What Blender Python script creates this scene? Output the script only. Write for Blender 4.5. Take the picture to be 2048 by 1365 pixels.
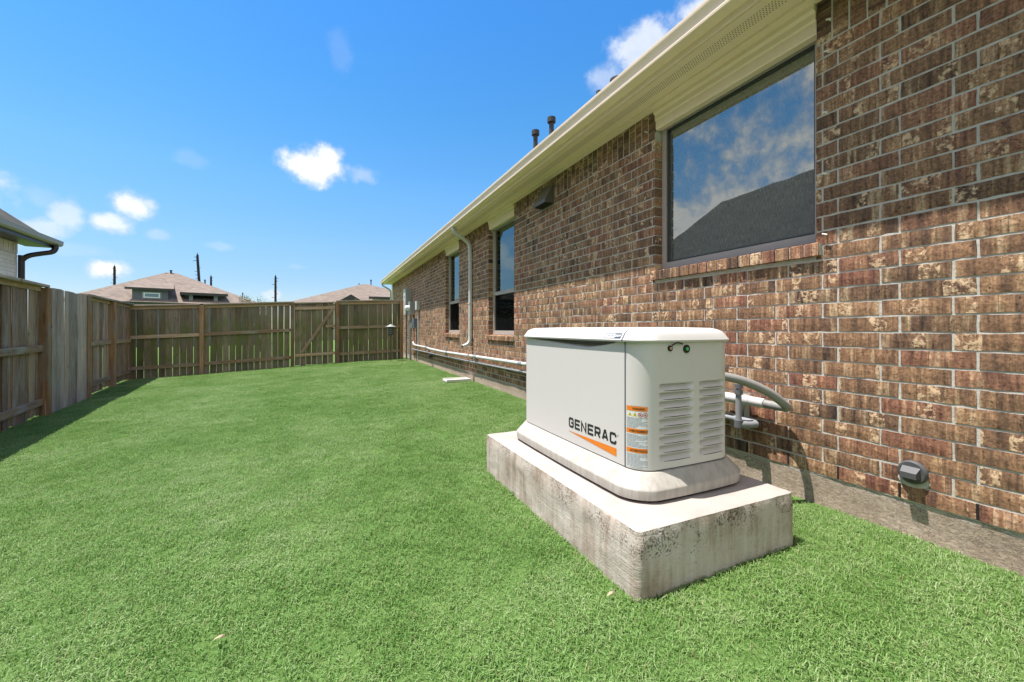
import bpy, bmesh, math, random
import numpy as np
from mathutils import Vector, Matrix, noise as mnoise

random.seed(7)
for o in list(bpy.data.objects):
    bpy.data.objects.remove(o)
SC = bpy.context.scene
COL = SC.collection
R = math.radians

# ------------------------------------------------------------------ camera
# the camera stands at the origin (about 0.97 m above the lawn); +Y runs along the house wall
F_PX, VX, Y0 = 820.0, 650.0, 658.0          # focal length / vanishing column / horizon row in 2048 px
TH = math.atan((1024 - VX) / F_PX)
cam_d = bpy.data.cameras.new('camera')
cam = bpy.data.objects.new('camera', cam_d)
COL.objects.link(cam)
cam_d.sensor_width = 36
cam_d.lens = F_PX / 2048 * 36
cam_d.shift_y = -(682.5 - Y0) / 2048
cam_d.clip_start = 0.05
cam_d.clip_end = 3000
cam.location = (0, 0, 0)
cam.rotation_euler = (R(90), 0, -TH)
SC.camera = cam
_s, _c = math.sin(TH), math.cos(TH)


def ray(px, py):
    u = (px - 1024) / F_PX
    return Vector((_s + u * _c, _c - u * _s, (Y0 - py) / F_PX))


def proj(p):
    t = p[0] * _s + p[1] * _c
    if t < 0.05:
        return None
    return (1024 + (p[0] * _c - p[1] * _s) / t * F_PX, Y0 - p[2] / t * F_PX)


# ------------------------------------------------------------------ light
SUN_FROM = Vector((-1.0, 0.34, 3.36)).normalized()     # towards the sun
SUN_EL = math.asin(SUN_FROM.z)
SUN_STRENGTH, SKY_STRENGTH = 2.9, 0.15
sun_d = bpy.data.lights.new('sun', 'SUN')
sun_d.energy = SUN_STRENGTH
sun_d.angle = R(0.53)
sun_d.color = (1.0, 0.955, 0.89)
sun = bpy.data.objects.new('sun', sun_d)
COL.objects.link(sun)
sun.rotation_euler = SUN_FROM.to_track_quat('Z', 'Y').to_euler()

VS = SC.view_settings
VS.view_transform = 'Standard'
VS.look = 'None'
VS.exposure = 1.55
VS.gamma = 1.0
VS.use_curve_mapping = False
SC.cycles.max_bounces = 5
SC.cycles.diffuse_bounces = 3
SC.cycles.glossy_bounces = 3
SC.cycles.transmission_bounces = 3
SC.cycles.transparent_max_bounces = 8
SC.cycles.use_denoising = True


class NT:
    """small node-tree helper"""
    def __init__(s, tree):
        s.t = tree
        s.n = tree.nodes
        s.l = tree.links

    def new(s, typ, **kw):
        nd = s.n.new(typ)
        for k, v in kw.items():
            setattr(nd, k, v)
        return nd

    def put(s, sock, v):
        if isinstance(v, bpy.types.NodeSocket):
            s.l.new(v, sock)
        elif v is not None:
            if sock.type == 'RGBA' and not isinstance(v, (int, float)) and len(v) == 3:
                v = (*v, 1)
            sock.default_value = v

    def math(s, op, a, b=None, c=None, clamp=False):
        nd = s.new('ShaderNodeMath', operation=op, use_clamp=clamp)
        s.put(nd.inputs[0], a)
        if b is not None:
            s.put(nd.inputs[1], b)
        if c is not None:
            s.put(nd.inputs[2], c)
        return nd.outputs[0]

    def vmath(s, op, a, b=None):
        nd = s.new('ShaderNodeVectorMath', operation=op)
        s.put(nd.inputs[0], a)
        if b is not None:
            s.put(nd.inputs[1], b)
        return nd.outputs[1] if op in ('DOT_PRODUCT', 'LENGTH', 'DISTANCE') else nd.outputs[0]

    def mix(s, f, a, b, blend='MIX'):
        nd = s.new('ShaderNodeMix', data_type='RGBA', blend_type=blend)
        s.put(nd.inputs[0], f)
        s.put(nd.inputs[6], a)
        s.put(nd.inputs[7], b)
        return nd.outputs[2]

    def noise(s, vec, scale, detail=3, rough=0.55, dim='3D', w=None):
        nd = s.new('ShaderNodeTexNoise', noise_dimensions=dim)
        if vec is not None:
            s.put(nd.inputs['Vector'], vec)
        if w is not None:
            s.put(nd.inputs['W'], w)
        nd.inputs['Scale'].default_value = scale
        nd.inputs['Detail'].default_value = detail
        nd.inputs['Roughness'].default_value = rough
        return nd.outputs[0]

    def white(s, w):
        nd = s.new('ShaderNodeTexWhiteNoise', noise_dimensions='1D')
        s.put(nd.inputs['W'], w)
        return nd.outputs['Value']

    def ramp(s, f, stops, interp='LINEAR'):
        nd = s.new('ShaderNodeValToRGB')
        s.put(nd.inputs[0], f)
        cr = nd.color_ramp
        cr.interpolation = interp
        while len(cr.elements) > 1:
            cr.elements.remove(cr.elements[0])
        for i, (p, c) in enumerate(stops):
            e = cr.elements[0] if i == 0 else cr.elements.new(p)
            e.position = p
            e.color = (*c, 1) if len(c) == 3 else c
        return nd.outputs[0]

    def step(s, v, lo, hi):
        nd = s.new('ShaderNodeMapRange', interpolation_type='SMOOTHSTEP')
        s.put(nd.inputs[0], v)
        nd.inputs[1].default_value = lo
        nd.inputs[2].default_value = hi
        return nd.outputs[0]

    def pos(s):
        return s.new('ShaderNodeNewGeometry').outputs['Position']

    def obj(s):
        return s.new('ShaderNodeTexCoord').outputs['Object']

    def sep(s, v):
        nd = s.new('ShaderNodeSeparateXYZ')
        s.put(nd.inputs[0], v)
        return nd.outputs

    def comb(s, x, y, z):
        nd = s.new('ShaderNodeCombineXYZ')
        for i, v in enumerate((x, y, z)):
            s.put(nd.inputs[i], v)
        return nd.outputs[0]

    def rand(s):
        return s.new('ShaderNodeObjectInfo').outputs['Random']

    def attr(s, name):
        nd = s.new('ShaderNodeAttribute', attribute_name=name)
        return nd.outputs['Fac']


# ------------------------------------------------------------------ sky (Nishita plus fair-weather clouds)
world = bpy.data.worlds.new('World')
SC.world = world
world.use_nodes = True
world.cycles.sampling_method = 'MANUAL'
world.cycles.sample_map_resolution = 256
w = NT(world.node_tree)
w.n.clear()
sky = w.new('ShaderNodeTexSky', sky_type='NISHITA')
sky.sun_disc = False
sky.sun_elevation = SUN_EL
sky.sun_rotation = math.atan2(SUN_FROM.x, SUN_FROM.y)
sky.altitude = 0
sky.air_density = 1.0
sky.dust_density = 0.25
sky.ozone_density = 3.0
hsv = w.new('ShaderNodeHueSaturation')
hsv.inputs['Saturation'].default_value = 1.22
w.put(hsv.inputs['Color'], sky.outputs[0])
dirv = w.new('ShaderNodeTexCoord').outputs['Generated']
elev = w.sep(dirv)[2]
tint = w.ramp(elev, [(0.0, (.27, .27, .30)), (.10, (.31, .32, .36)), (.18, (.385, .40, .40)), (.30, (.41, .48, .47)), (.45, (.34, .50, .51)), (.6, (.30, .50, .57)), (1.0, (.34, .52, .60))])
skyc = w.mix(1.0, hsv.outputs[0], tint, 'MULTIPLY')
fine = w.noise(dirv, 26, 6, 0.6)
big = w.noise(dirv, 7.5, 5, 0.6)
mask = None
lit = None
# direction (as seen in the photograph or mirrored in the window), half width, half height, softness, density
CLOUD_LO, CLOUD_HI = (1.75, 1.92, 2.25), (3.0, 2.95, 2.9)
clouds = [((628, 334), 72, 36, 0.85, 1.0), ((655, 312), 34, 26, 0.8, .9), ((728, 352), 42, 20, .8, .40),
          ((268, 412), 42, 26, .8, .9), ((228, 446), 34, 22, .8, .85), ((296, 410), 22, 16, .8, .7),
          ((132, 425), 26, 30, .8, .62), ((204, 537), 34, 18, .9, 1.0), ((76, 458), 40, 20, .8, .6), ((-230, 430), 130, 110, .8, .8), ((318, 470), 24, 12, .7, .3),
          ((436, 492), 26, 11, .7, .24), ((680, 100), 26, 36, .6, .10), ((378, 318), 34, 16, .6, .14), ((140, 500), 60, 14, .7, .18),
          ((1290, 100), 70, 48, .75, .75), ((1215, 160), 46, 32, .7, .5), ((1400, 22), 60, 26, .8, .8), ((90, 395), 30, 20, .7, .2),
          ((600, 535), 30, 8, .7, .2), ((545, 590), 22, 12, .8, .5)]
blobs = []
for (px, py), rx, ry, soft, dens in clouds:
    blobs.append((ray(px, py).normalized(), rx / F_PX * .74, ry / F_PX * .82, dens * .93))
outside = []  # unseen clouds: left ones mirrored in the glass, others added for neutral fill
for v, rx, ry, dens in (((-1.0, .36, .46), .40, .48, 1.0), ((-1, .74, .28), .26, .16, 1.0), ((-1, -.4, .55), .7, .45, 1.0), ((-.6, -1, .5), .8, .45, 1.0), ((.5, -1, .55), .8, .45, 1.0),
                        ((-.25, -.55, 1), .75, .6, 1.0), ((1, -.6, .6), .6, .4, .9)):
    outside.append((Vector(v).normalized(), rx, ry, dens))
wob = w.math('MULTIPLY_ADD', fine, 1.5, w.math('MULTIPLY_ADD', big, 1.0, -.05))     # about 1.2 on average
wob2 = w.math('MULTIPLY_ADD', fine, 1.6, w.math('MULTIPLY_ADD', big, 2.6, -1.0))
for d0, rx, ry, dens in blobs + outside:
    rt = Vector((d0.y, -d0.x, 0)).normalized()
    up = rt.cross(d0).normalized()
    mp = w.new('ShaderNodeMapping', vector_type='TEXTURE')
    w.put(mp.inputs['Vector'], dirv)
    mp.inputs['Location'].default_value = d0
    mp.inputs['Rotation'].default_value = Matrix((rt, up, -d0)).transposed().to_euler()
    mp.inputs['Scale'].default_value = (rx, ry, max(rx, ry) * 1.5)
    m = w.math('SUBTRACT', wob2 if rx > .15 else wob, w.vmath('LENGTH', mp.outputs[0]))
    m = w.math('MULTIPLY', w.step(m, 0.0, .80), dens)
    mask = m if mask is None else w.math('MAXIMUM', mask, m)
ccol = w.mix(w.math('MULTIPLY_ADD', w.math('MULTIPLY', mask, mask), .8, w.math('MULTIPLY_ADD', fine, .9, -.35), clamp=True), CLOUD_LO, CLOUD_HI)
fin = w.mix(mask, skyc, ccol)
bg = w.new('ShaderNodeBackground')
w.put(bg.inputs[0], fin)
bg.inputs[1].default_value = SKY_STRENGTH
wo = w.new('ShaderNodeOutputWorld')
w.l.new(bg.outputs[0], wo.inputs[0])

# ------------------------------------------------------------------ materials
MATS = {}


def mat(name, fn):
    m = bpy.data.materials.new(name)
    m.use_nodes = True
    t = NT(m.node_tree)
    bsdf = t.n['Principled BSDF']
    fn(t, bsdf)
    MATS[name] = m
    return m


def bump(t, b, h, strength=.5, dist=.01):
    nd = t.new('ShaderNodeBump')
    nd.inputs['Strength'].default_value = strength
    nd.inputs['Distance'].default_value = dist
    t.put(nd.inputs['Height'], h)
    t.l.new(nd.outputs[0], b.inputs['Normal'])


def simple(name, col, rough=.6, var=.12, scale=14, metal=0.0, bmp=0.0, spec=.5):
    def fn(t, b):
        n = t.noise(t.pos(), scale, 4, .6)
        n2 = t.noise(t.pos(), scale * 9, 3, .6)
        v = t.math('ADD', t.math('MULTIPLY_ADD', n, 2 * var, 1 - var), t.math('MULTIPLY_ADD', n2, var, -var / 2))
        c = t.vmath('MULTIPLY', tuple(col), t.comb(v, v, v))
        t.put(b.inputs['Base Color'], c)
        b.inputs['Roughness'].default_value = rough
        b.inputs['Metallic'].default_value = metal
        b.inputs['Specular IOR Level'].default_value = spec
        if bmp:
            bump(t, b, n2, bmp, .004)
    return mat(name, fn)


def brick_fn(use_attr, along, pale=False):
    def fn(t, b):
        rnd = t.attr('rnd') if use_attr else t.rand()
        P = t.pos()
        x, y, z = t.sep(P)
        s_ = y if along == 'y' else z
        c_ = z if along == 'y' else y
        wig = t.noise(P, 30, 3, .6)
        # vertical bands across the brick face, a few centimetres wide with hard borders
        bw = t.math('MULTIPLY_ADD', t.white(t.math('MULTIPLY', rnd, 913.7)), 9, 13)
        bc = t.math('ADD', t.math('MULTIPLY', s_, bw), t.math('ADD', t.math('MULTIPLY', rnd, 531.3), t.math('MULTIPLY', wig, .22)))
        band = t.white(t.math('ADD', t.math('FLOOR', bc), t.math('MULTIPLY', rnd, 77.7)))
        band2 = t.white(t.math('ADD', t.math('FLOOR', bc), t.math('MULTIPLY_ADD', rnd, 35.1, 400.5)))
        region = t.noise(P, .9, 2, .5)
        h = t.white(t.math('MULTIPLY', rnd, 3117.3))
        hh = t.math('ADD', t.math('MULTIPLY', h, .80), t.math('MULTIPLY', t.math('SUBTRACT', region, .5), .9), clamp=True)
        base = t.ramp(hh, [(0, (.04, .031, .03)), (.10, (.065, .045, .04)), (.17, (.145, .088, .062)), (.35, (.20, .122, .082)), (.5, (.235, .145, .092)),
                           (.68, (.215, .11, .082)), (.82, (.225, .088, .07)), (1.0, (.18, .075, .062))])
        streak2 = t.noise(t.comb(t.math('MULTIPLY', s_, 42), t.math('MULTIPLY', c_, 3.5), t.math('MULTIPLY', rnd, 57)), 1, 3, .6)
        bf = t.math('ADD', t.math('MULTIPLY', band, .48), t.math('MULTIPLY_ADD', streak2, 2.1, -.80), clamp=True)
        bcol = t.ramp(bf, [(0, (.05, .036, .032)), (.14, (.11, .07, .05)), (.3, (.185, .112, .075)), (.52, (.25, .15, .095)), (.70, (.33, .215, .13)), (.88, (.48, .355, .245)), (1, (.56, .43, .30))])
        col = t.mix(.55, base, bcol)
        fb = t.math('FRACT', bc)
        edge = t.math('MULTIPLY', t.math('LESS_THAN', fb, .07), t.math('GREATER_THAN', band, .45))
        col = t.mix(t.math('MULTIPLY', edge, .35), col, (.06, .04, .032))
        streak = t.noise(t.comb(t.math('MULTIPLY', s_, 120), t.math('MULTIPLY', c_, 9), t.math('MULTIPLY', rnd, 90)), 1, 3, .6)
        col = t.mix(.45, col, t.mix(1.0, col, t.ramp(streak, [(.25, (.5, .47, .45)), (.5, (1, 1, 1)), (.75, (1.45, 1.4, 1.3))]), 'MULTIPLY'))
        grain = t.noise(P, 85, 4, .7)
        col = t.mix(.8, col, t.mix(1.0, col, t.ramp(grain, [(.30, (.45, .42, .40)), (.5, (1, 1, 1)), (.70, (1.5, 1.48, 1.42))]), 'MULTIPLY'))
        flakes = t.noise(t.vmath('ADD', P, t.comb(rnd, rnd, rnd)), 38, 5, .65)
        fm = t.math('MULTIPLY', t.step(flakes, .47, .60), t.math('GREATER_THAN', band2, .85))
        col = t.mix(t.math('MULTIPLY', fm, .8), col, (.54, .395, .27))
        pits = t.noise(P, 68, 4, .75)
        pm = t.step(pits, .335, .385)
        col = t.mix(t.math('MULTIPLY', t.math('SUBTRACT', 1.0, pm), .85), col, (.035, .026, .022))
        chip = t.noise(t.comb(t.math('MULTIPLY', c_, 95), t.math('MULTIPLY', s_, 26), t.math('MULTIPLY', rnd, 33)), 1, 3, .6)
        chm = t.step(chip, .665, .70)
        col = t.mix(t.math('MULTIPLY', chm, .75), col, (.045, .03, .025))
        cracks = t.noise(t.vmath('MULTIPLY', P, (1, 1, 1.3)), 24, 4, .65)
        cm = t.math('SUBTRACT', 1.0, t.step(t.math('ABSOLUTE', t.math('SUBTRACT', cracks, .5)), 0.0, .010))
        col = t.mix(t.math('MULTIPLY', cm, .22), col, (.07, .045, .035))
        if pale:
            col = t.mix(.88, col, t.ramp(h, [(0, (.84, .80, .76)), (.5, (.93, .90, .86)), (1, (.76, .71, .65))]))
        gain = (1.0, 1.0, 1.0) if pale else (1.68, 1.72, 1.70)
        if not pale:
            gm = t.new('ShaderNodeGamma')
            t.put(gm.inputs[0], col)
            gm.inputs[1].default_value = 1.20
            col = gm.outputs[0]
        t.put(b.inputs['Base Color'], t.mix(1.0, col, gain, 'MULTIPLY'))
        b.inputs['Roughness'].default_value = .85
        b.inputs['Specular IOR Level'].default_value = .25
        hgt = t.math('ADD', t.math('MULTIPLY', flakes, .55), t.math('ADD', t.math('MULTIPLY', pm, .7), t.math('MULTIPLY_ADD', cm, -.35, t.math('MULTIPLY', fm, .5))))
        bump(t, b, t.math('MULTIPLY_ADD', chm, -.9, t.math('MULTIPLY_ADD', edge, -.5, hgt)), .85, .003)
    return fn


mat('brick', brick_fn(False, 'y'))
mat('brick_soldier', brick_fn(False, 'z'))
mat('brick_joined', brick_fn(True, 'y'))
mat('brick_soldier_joined', brick_fn(True, 'z'))
mat('brick_pale', brick_fn(True, 'y', True))


def mortar_fn(t, b):
    P = t.pos()
    n = t.noise(P, 22, 4, .6)
    n2 = t.noise(P, 260, 3, .7)
    c = t.ramp(n, [(.2, (.46, .42, .375)), (.5, (.58, .54, .49)), (.8, (.66, .62, .56))])
    c = t.mix(t.math('MULTIPLY', t.step(n2, .62, .72), .4), c, (.28, .26, .24))
    t.put(b.inputs['Base Color'], c)
    b.inputs['Roughness'].default_value = .95
    bump(t, b, t.math('ADD', n2, t.math('MULTIPLY', n, 2)), .7, .004)


mat('mortar', mortar_fn)


def concrete_fn(light):
    def fn(t, b):
        P = t.pos()
        x, y, z = t.sep(P)
        nz = t.sep(t.new('ShaderNodeNewGeometry').outputs['Normal'])[2]
        n = t.noise(P, 4, 5, .62)
        n2 = t.noise(P, 60, 4, .7)
        streak = t.noise(t.comb(t.math('MULTIPLY', x, 26), t.math('MULTIPLY', y, 26), t.math('MULTIPLY', z, 2.2)), 1, 4, .65)
        if light:
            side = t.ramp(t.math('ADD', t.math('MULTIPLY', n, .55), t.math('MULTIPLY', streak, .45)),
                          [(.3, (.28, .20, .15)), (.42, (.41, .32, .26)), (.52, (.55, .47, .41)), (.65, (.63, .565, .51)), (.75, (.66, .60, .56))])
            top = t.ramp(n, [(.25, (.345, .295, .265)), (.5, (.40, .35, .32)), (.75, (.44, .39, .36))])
            c = t.mix(t.step(nz, .5, .8), side, top)  # stained sides, coloured paler than the top to offset their weaker sun
            pitn = t.noise(P, 120, 5, .75)
            upper = t.step(t.math('ADD', z, t.math('MULTIPLY', n, .16)), -.80, -.70)
            thr = t.math('MULTIPLY_ADD', t.math('MULTIPLY', upper, t.step(t.noise(P, 7, 3, .6), .36, .62)), .12, .335)
            pm = t.step(t.math('SUBTRACT', pitn, thr), -.03, .03)
            pm = t.math('MAXIMUM', pm, t.step(nz, .5, .8))
            c = t.mix(t.math('MULTIPLY', t.math('SUBTRACT', 1, pm), .8), c, (.15, .10, .065))
            lines = t.noise(t.comb(t.math('MULTIPLY', x, 2), t.math('MULTIPLY', y, 2), t.math('MULTIPLY', z, 240)), 1, 2, .5)
            hgt = t.math('ADD', t.math('MULTIPLY', pm, 1.2), t.math('ADD', t.math('MULTIPLY', n2, .6), t.math('MULTIPLY', lines, .3)))
        else:
            c = t.ramp(t.math('ADD', t.math('MULTIPLY', n, .6), t.math('MULTIPLY', streak, .4)),
                       [(.3, (.33, .245, .19)), (.5, (.48, .375, .295)), (.7, (.58, .47, .38))])
            smear = t.step(t.math('ADD', z, t.math('MULTIPLY', t.noise(P, 14, 4, .6), .05)), -.795, -.775)
            c = t.mix(t.math('MULTIPLY', smear, .8), c, (.58, .53, .47))
            crk = t.noise(t.vmath('MULTIPLY', P, (1, 1, 3)), 22, 5, .7)
            cm = t.math('SUBTRACT', 1.0, t.step(t.math('ABSOLUTE', t.math('SUBTRACT', crk, .5)), 0, .02))
            c = t.mix(t.math('MULTIPLY', cm, .5), c, (.10, .085, .07))
            hgt = t.math('ADD', n2, t.math('MULTIPLY', cm, -1.0))
        t.put(b.inputs['Base Color'], c)
        b.inputs['Roughness'].default_value = .92
        b.inputs['Specular IOR Level'].default_value = .25
        bump(t, b, hgt, .8, .006)
    return fn


mat('concrete_pad', concrete_fn(True))
mat('concrete_foundation', concrete_fn(False))


def wood_fn(tone, moss):
    def fn(t, b):
        rnd = t.rand()
        O = t.obj()
        x, y, z = t.sep(O)
        off = t.math('MULTIPLY', rnd, 60)
        V = t.comb(t.math('ADD', t.math('MULTIPLY', x, 26), off), t.math('ADD', t.math('MULTIPLY', y, 26), off), t.math('ADD', t.math('MULTIPLY', z, 1.5), off))
        g = t.noise(V, 1, 5, .65)
        g2 = t.noise(t.comb(t.math('ADD', t.math('MULTIPLY', x, 110), off), t.math('MULTIPLY', y, 110), t.math('MULTIPLY', z, 3.5)), 1, 3, .6)
        blot = t.noise(t.comb(t.math('ADD', t.math('MULTIPLY', x, 5), off), t.math('MULTIPLY', y, 5), t.math('ADD', t.math('MULTIPLY', z, 2.2), off)), 1, 4, .6)
        f = t.math('ADD', t.math('MULTIPLY', g, .6), t.math('MULTIPLY', g2, .4))
        c = t.ramp(f, [(.30, tuple(v * .22 for v in tone)), (.43, tuple(v * .70 for v in tone)), (.56, tone), (.72, tuple(v * 1.55 for v in tone))])
        v = t.math('MULTIPLY_ADD', t.white(t.math('MULTIPLY', rnd, 71.3)), .75, .55)
        c = t.vmath('MULTIPLY', c, t.comb(v, v, v))
        grey = t.step(blot, .45, .7)
        c = t.mix(t.math('MULTIPLY', grey, .55), c, tuple(sum(tone) / 3 * k for k in (1.22, 1.17, 1.08)))
        kn = t.new('ShaderNodeTexVoronoi', feature='F1')
        t.put(kn.inputs['Vector'], t.comb(t.math('ADD', t.math('MULTIPLY', x, 9), off), t.math('MULTIPLY', y, 2), t.math('ADD', t.math('MULTIPLY', z, 3.2), off)))
        kn.inputs['Scale'].default_value = 1
        km = t.math('SUBTRACT', 1.0, t.step(kn.outputs['Distance'], .04, .13))
        c = t.mix(t.math('MULTIPLY', km, .6), c, (.035, .02, .013))
        if moss:
            mz = t.math('MULTIPLY', t.step(z, .12, .5), t.math('SUBTRACT', 1.0, t.step(z, 1.1, 1.75)))
            mm = t.math('MULTIPLY', t.step(t.math('ADD', t.math('MULTIPLY', blot, .6), t.math('MULTIPLY', g, .4)), .38, .62), t.math('MULTIPLY_ADD', mz, .85, .15))
            c = t.mix(t.math('MULTIPLY', mm, moss), c, (.125, .14, .03))
        t.put(b.inputs['Base Color'], c)
        b.inputs['Roughness'].default_value = .85
        b.inputs['Specular IOR Level'].default_value = .2
        bump(t, b, t.math('ADD', f, t.math('MULTIPLY', km, -.4)), .7, .004)
    return fn


mat('wood_grey', wood_fn((.46, .35, .28), 0))
mat('wood_brown', wood_fn((.42, .28, .195), 0))
mat('wood_mossy', wood_fn((.26, .195, .145), .9))
mat('wood_rail', wood_fn((.50, .325, .205), 0.15))
mat('wood_post', wood_fn((.33, .19, .10), 0))


def grass_fn(t, b):
    P = t.pos()
    big_ = t.noise(P, .9, 4, .6)
    mid = t.noise(P, 4.5, 4, .62)
    r = t.attr('rnd')
    k = t.math('SUBTRACT', t.math('ADD', t.math('MULTIPLY', big_, .62), t.math('ADD', t.math('MULTIPLY', mid, .52), t.math('MULTIPLY', r, .36))), .18)
    c = t.ramp(k, [(.28, (.085, .185, .032)), (.43, (.145, .275, .060)), (.57, (.210, .355, .100)), (.69, (.30, .43, .165)), (.84, (.44, .51, .28))])
    dry = t.math('GREATER_THAN', t.white(t.math('MULTIPLY', r, 517.1)), .93)
    c = t.mix(t.math('MULTIPLY', dry, .65), c, (.34, .32, .16))
    t.put(b.inputs['Base Color'], c)
    b.inputs['Roughness'].default_value = .55
    b.inputs['Specular IOR Level'].default_value = .3
    tr = t.new('ShaderNodeBsdfTranslucent')
    t.put(tr.inputs[0], t.mix(.5, c, (.20, .34, .07)))
    ms = t.new('ShaderNodeMixShader')
    ms.inputs[0].default_value = .32
    t.l.new(b.outputs[0], ms.inputs[1])
    t.l.new(tr.outputs[0], ms.inputs[2])
    t.l.new(ms.outputs[0], t.n['Material Output'].inputs[0])


mat('grass_blade', grass_fn)


def lawn_fn(t, b):
    P = t.pos()
    n = t.noise(P, 3.5, 5, .65)
    n2 = t.noise(P, 70, 3, .7)
    c = t.ramp(t.math('ADD', t.math('MULTIPLY', n, .5), t.math('MULTIPLY', n2, .5)),
               [(.3, (.05, .10, .022)), (.5, (.10, .18, .045)), (.7, (.17, .25, .08))])
    t.put(b.inputs['Base Color'], c)
    b.inputs['Roughness'].default_value = 1
    b.inputs['Specular IOR Level'].default_value = 0.1
    bump(t, b, n2, 1, .02)


mat('lawn', lawn_fn)


def shingle_fn(col):
    def fn(t, b):
        P = t.pos()
        x, y, z = t.sep(P)
        row = t.math('FLOOR', t.math('MULTIPLY', z, 11))
        tab = t.math('FLOOR', t.math('ADD', t.math('MULTIPLY', t.math('ADD', x, y), 3.6), t.math('MULTIPLY', t.white(row), 7)))
        r = t.white(t.math('ADD', t.math('MULTIPLY', row, 17.31), tab))
        n = t.noise(P, 8, 3, .6)
        v = t.math('ADD', t.math('MULTIPLY_ADD', r, .34, .83), t.math('MULTIPLY_ADD', n, .3, -.15))
        t.put(b.inputs['Base Color'], t.vmath('MULTIPLY', tuple(col), t.comb(v, v, v)))
        b.inputs['Roughness'].default_value = .95
        b.inputs['Specular IOR Level'].default_value = .2
        bump(t, b, t.math('FRACT', t.math('MULTIPLY', z, 11)), .6, .03)
    return fn


mat('shingle_brown', shingle_fn((.20, .16, .133)))
mat('shingle_dark', shingle_fn((.085, .08, .068)))
mat('shingle_grey', shingle_fn((.14, .12, .10)))


def trim_fn(perf):
    def fn(t, b):
        P = t.pos()
        x, y, z = t.sep(P)
        n = t.noise(P, 6, 3, .6)
        drip = t.noise(t.comb(t.math('MULTIPLY', x, 3), t.math('MULTIPLY', y, 38), t.math('MULTIPLY', z, 4)), 1, 4, .7)
        c = t.mix(t.math('MULTIPLY', t.step(drip, .55, .78), .2), t.ramp(n, [(.3, (.93, .72, .53)), (.7, (.96, .76, .58))]), (.50, .42, .27))
        if perf:
            # staggered rows of punched vent holes between x 2.215 and 2.305
            gy = t.math('MULTIPLY', y, 58)
            gx = t.math('MULTIPLY', x, 62)
            rowi = t.math('FLOOR', gx)
            gy2 = t.math('ADD', gy, t.math('MULTIPLY', rowi, .5))
            fx = t.math('SUBTRACT', t.math('FRACT', gx), .5)
            fy = t.math('SUBTRACT', t.math('FRACT', gy2), .5)
            dd = t.math('ADD', t.math('MULTIPLY', fx, fx), t.math('MULTIPLY', fy, fy))
            hole = t.math('LESS_THAN', dd, .06)
            hole = t.math('MULTIPLY', hole, t.math('MULTIPLY', t.math('GREATER_THAN', x, 2.215), t.math('LESS_THAN', x, 2.305)))
            c = t.mix(hole, c, (.05, .04, .02))
        t.put(b.inputs['Base Color'], c)
        b.inputs['Roughness'].default_value = .45
    return fn


mat('cream_trim', trim_fn(False))
mat('cream_soffit', trim_fn(True))


def plastic_fn(col, dirt):
    def fn(t, b):
        P = t.pos()
        x, y, z = t.sep(P)
        n = t.noise(P, 5, 3, .5)
        c = t.mix(t.math('MULTIPLY', t.step(n, .4, .75), .06), tuple(col), tuple(v * .75 for v in col))
        if dirt:
            d = t.noise(t.comb(t.math('MULTIPLY', x, 34), t.math('MULTIPLY', y, 34), t.math('MULTIPLY', z, 2.5)), 1, 4, .65)
            c = t.mix(t.math('MULTIPLY', t.step(d, .40, .62), .38), c, (.27, .235, .195))
            d2 = t.noise(P, 17, 4, .6)
            c = t.mix(t.math('MULTIPLY', t.step(d2, .5, .75), .3), c, (.30, .25, .20))
        t.put(b.inputs['Base Color'], c)
        b.inputs['Roughness'].default_value = .5
        b.inputs['Specular IOR Level'].default_value = .35
        bump(t, b, t.noise(P, 420, 2, .5), .12, .0006)
    return fn


mat('generator_paint', plastic_fn((.665, .622, .605), False))
mat('generator_lid', plastic_fn((.60, .57, .545), False))
mat('generator_base', plastic_fn((.44, .41, .37), True))


def glass_fn(screen, ior, tint):
    def fn(t, b):
        P = t.pos()
        x, y, z = t.sep(P)
        out = t.n['Material Output']
        gl = t.new('ShaderNodeBsdfGlossy')
        gl.inputs['Color'].default_value = (*tint, 1)
        gl.inputs['Roughness'].default_value = .0
        wv = t.noise(P, 2.6, 2, .5)
        bp = t.new('ShaderNodeBump')
        bp.inputs['Strength'].default_value = .05
        bp.inputs['Distance'].default_value = .02
        if screen:
            st = t.noise(t.comb(0.0, t.math('MULTIPLY', y, 210), t.math('MULTIPLY', z, 9)), 1, 3, .7)
            t.put(bp.inputs['Height'], t.math('ADD', t.math('MULTIPLY', wv, .5), t.math('MULTIPLY', st, .004)))
        else:
            t.put(bp.inputs['Height'], t.math('MULTIPLY', wv, .5))
        t.l.new(bp.outputs[0], gl.inputs['Normal'])
        fr = t.new('ShaderNodeFresnel')
        fr.inputs['IOR'].default_value = ior
        ms = t.new('ShaderNodeMixShader')
        if screen:
            df = t.new('ShaderNodeBsdfDiffuse')
            st2 = t.noise(t.comb(0.0, t.math('MULTIPLY', y, 330), t.math('MULTIPLY', z, 25)), 1, 3, .75)
            t.put(df.inputs[0], t.ramp(st2, [(.33, (.02, .024, .022)), (.5, (.075, .085, .08)), (.68, (.20, .215, .205))]))
            under = df.outputs[0]
        else:
            tp = t.new('ShaderNodeBsdfTransparent')
            tp.inputs[0].default_value = (.55, .62, .60, 1)
            under = tp.outputs[0]
        t.l.new(fr.outputs[0], ms.inputs[0])
        t.l.new(under, ms.inputs[1])
        t.l.new(gl.outputs[0], ms.inputs[2])
        t.l.new(ms.outputs[0], out.inputs[0])
    return fn


mat('screened_glass', glass_fn(True, 3.1, (.86, .91, .90)))
mat('window_glass', glass_fn(False, 2.4, (.80, .97, .95)))


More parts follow.
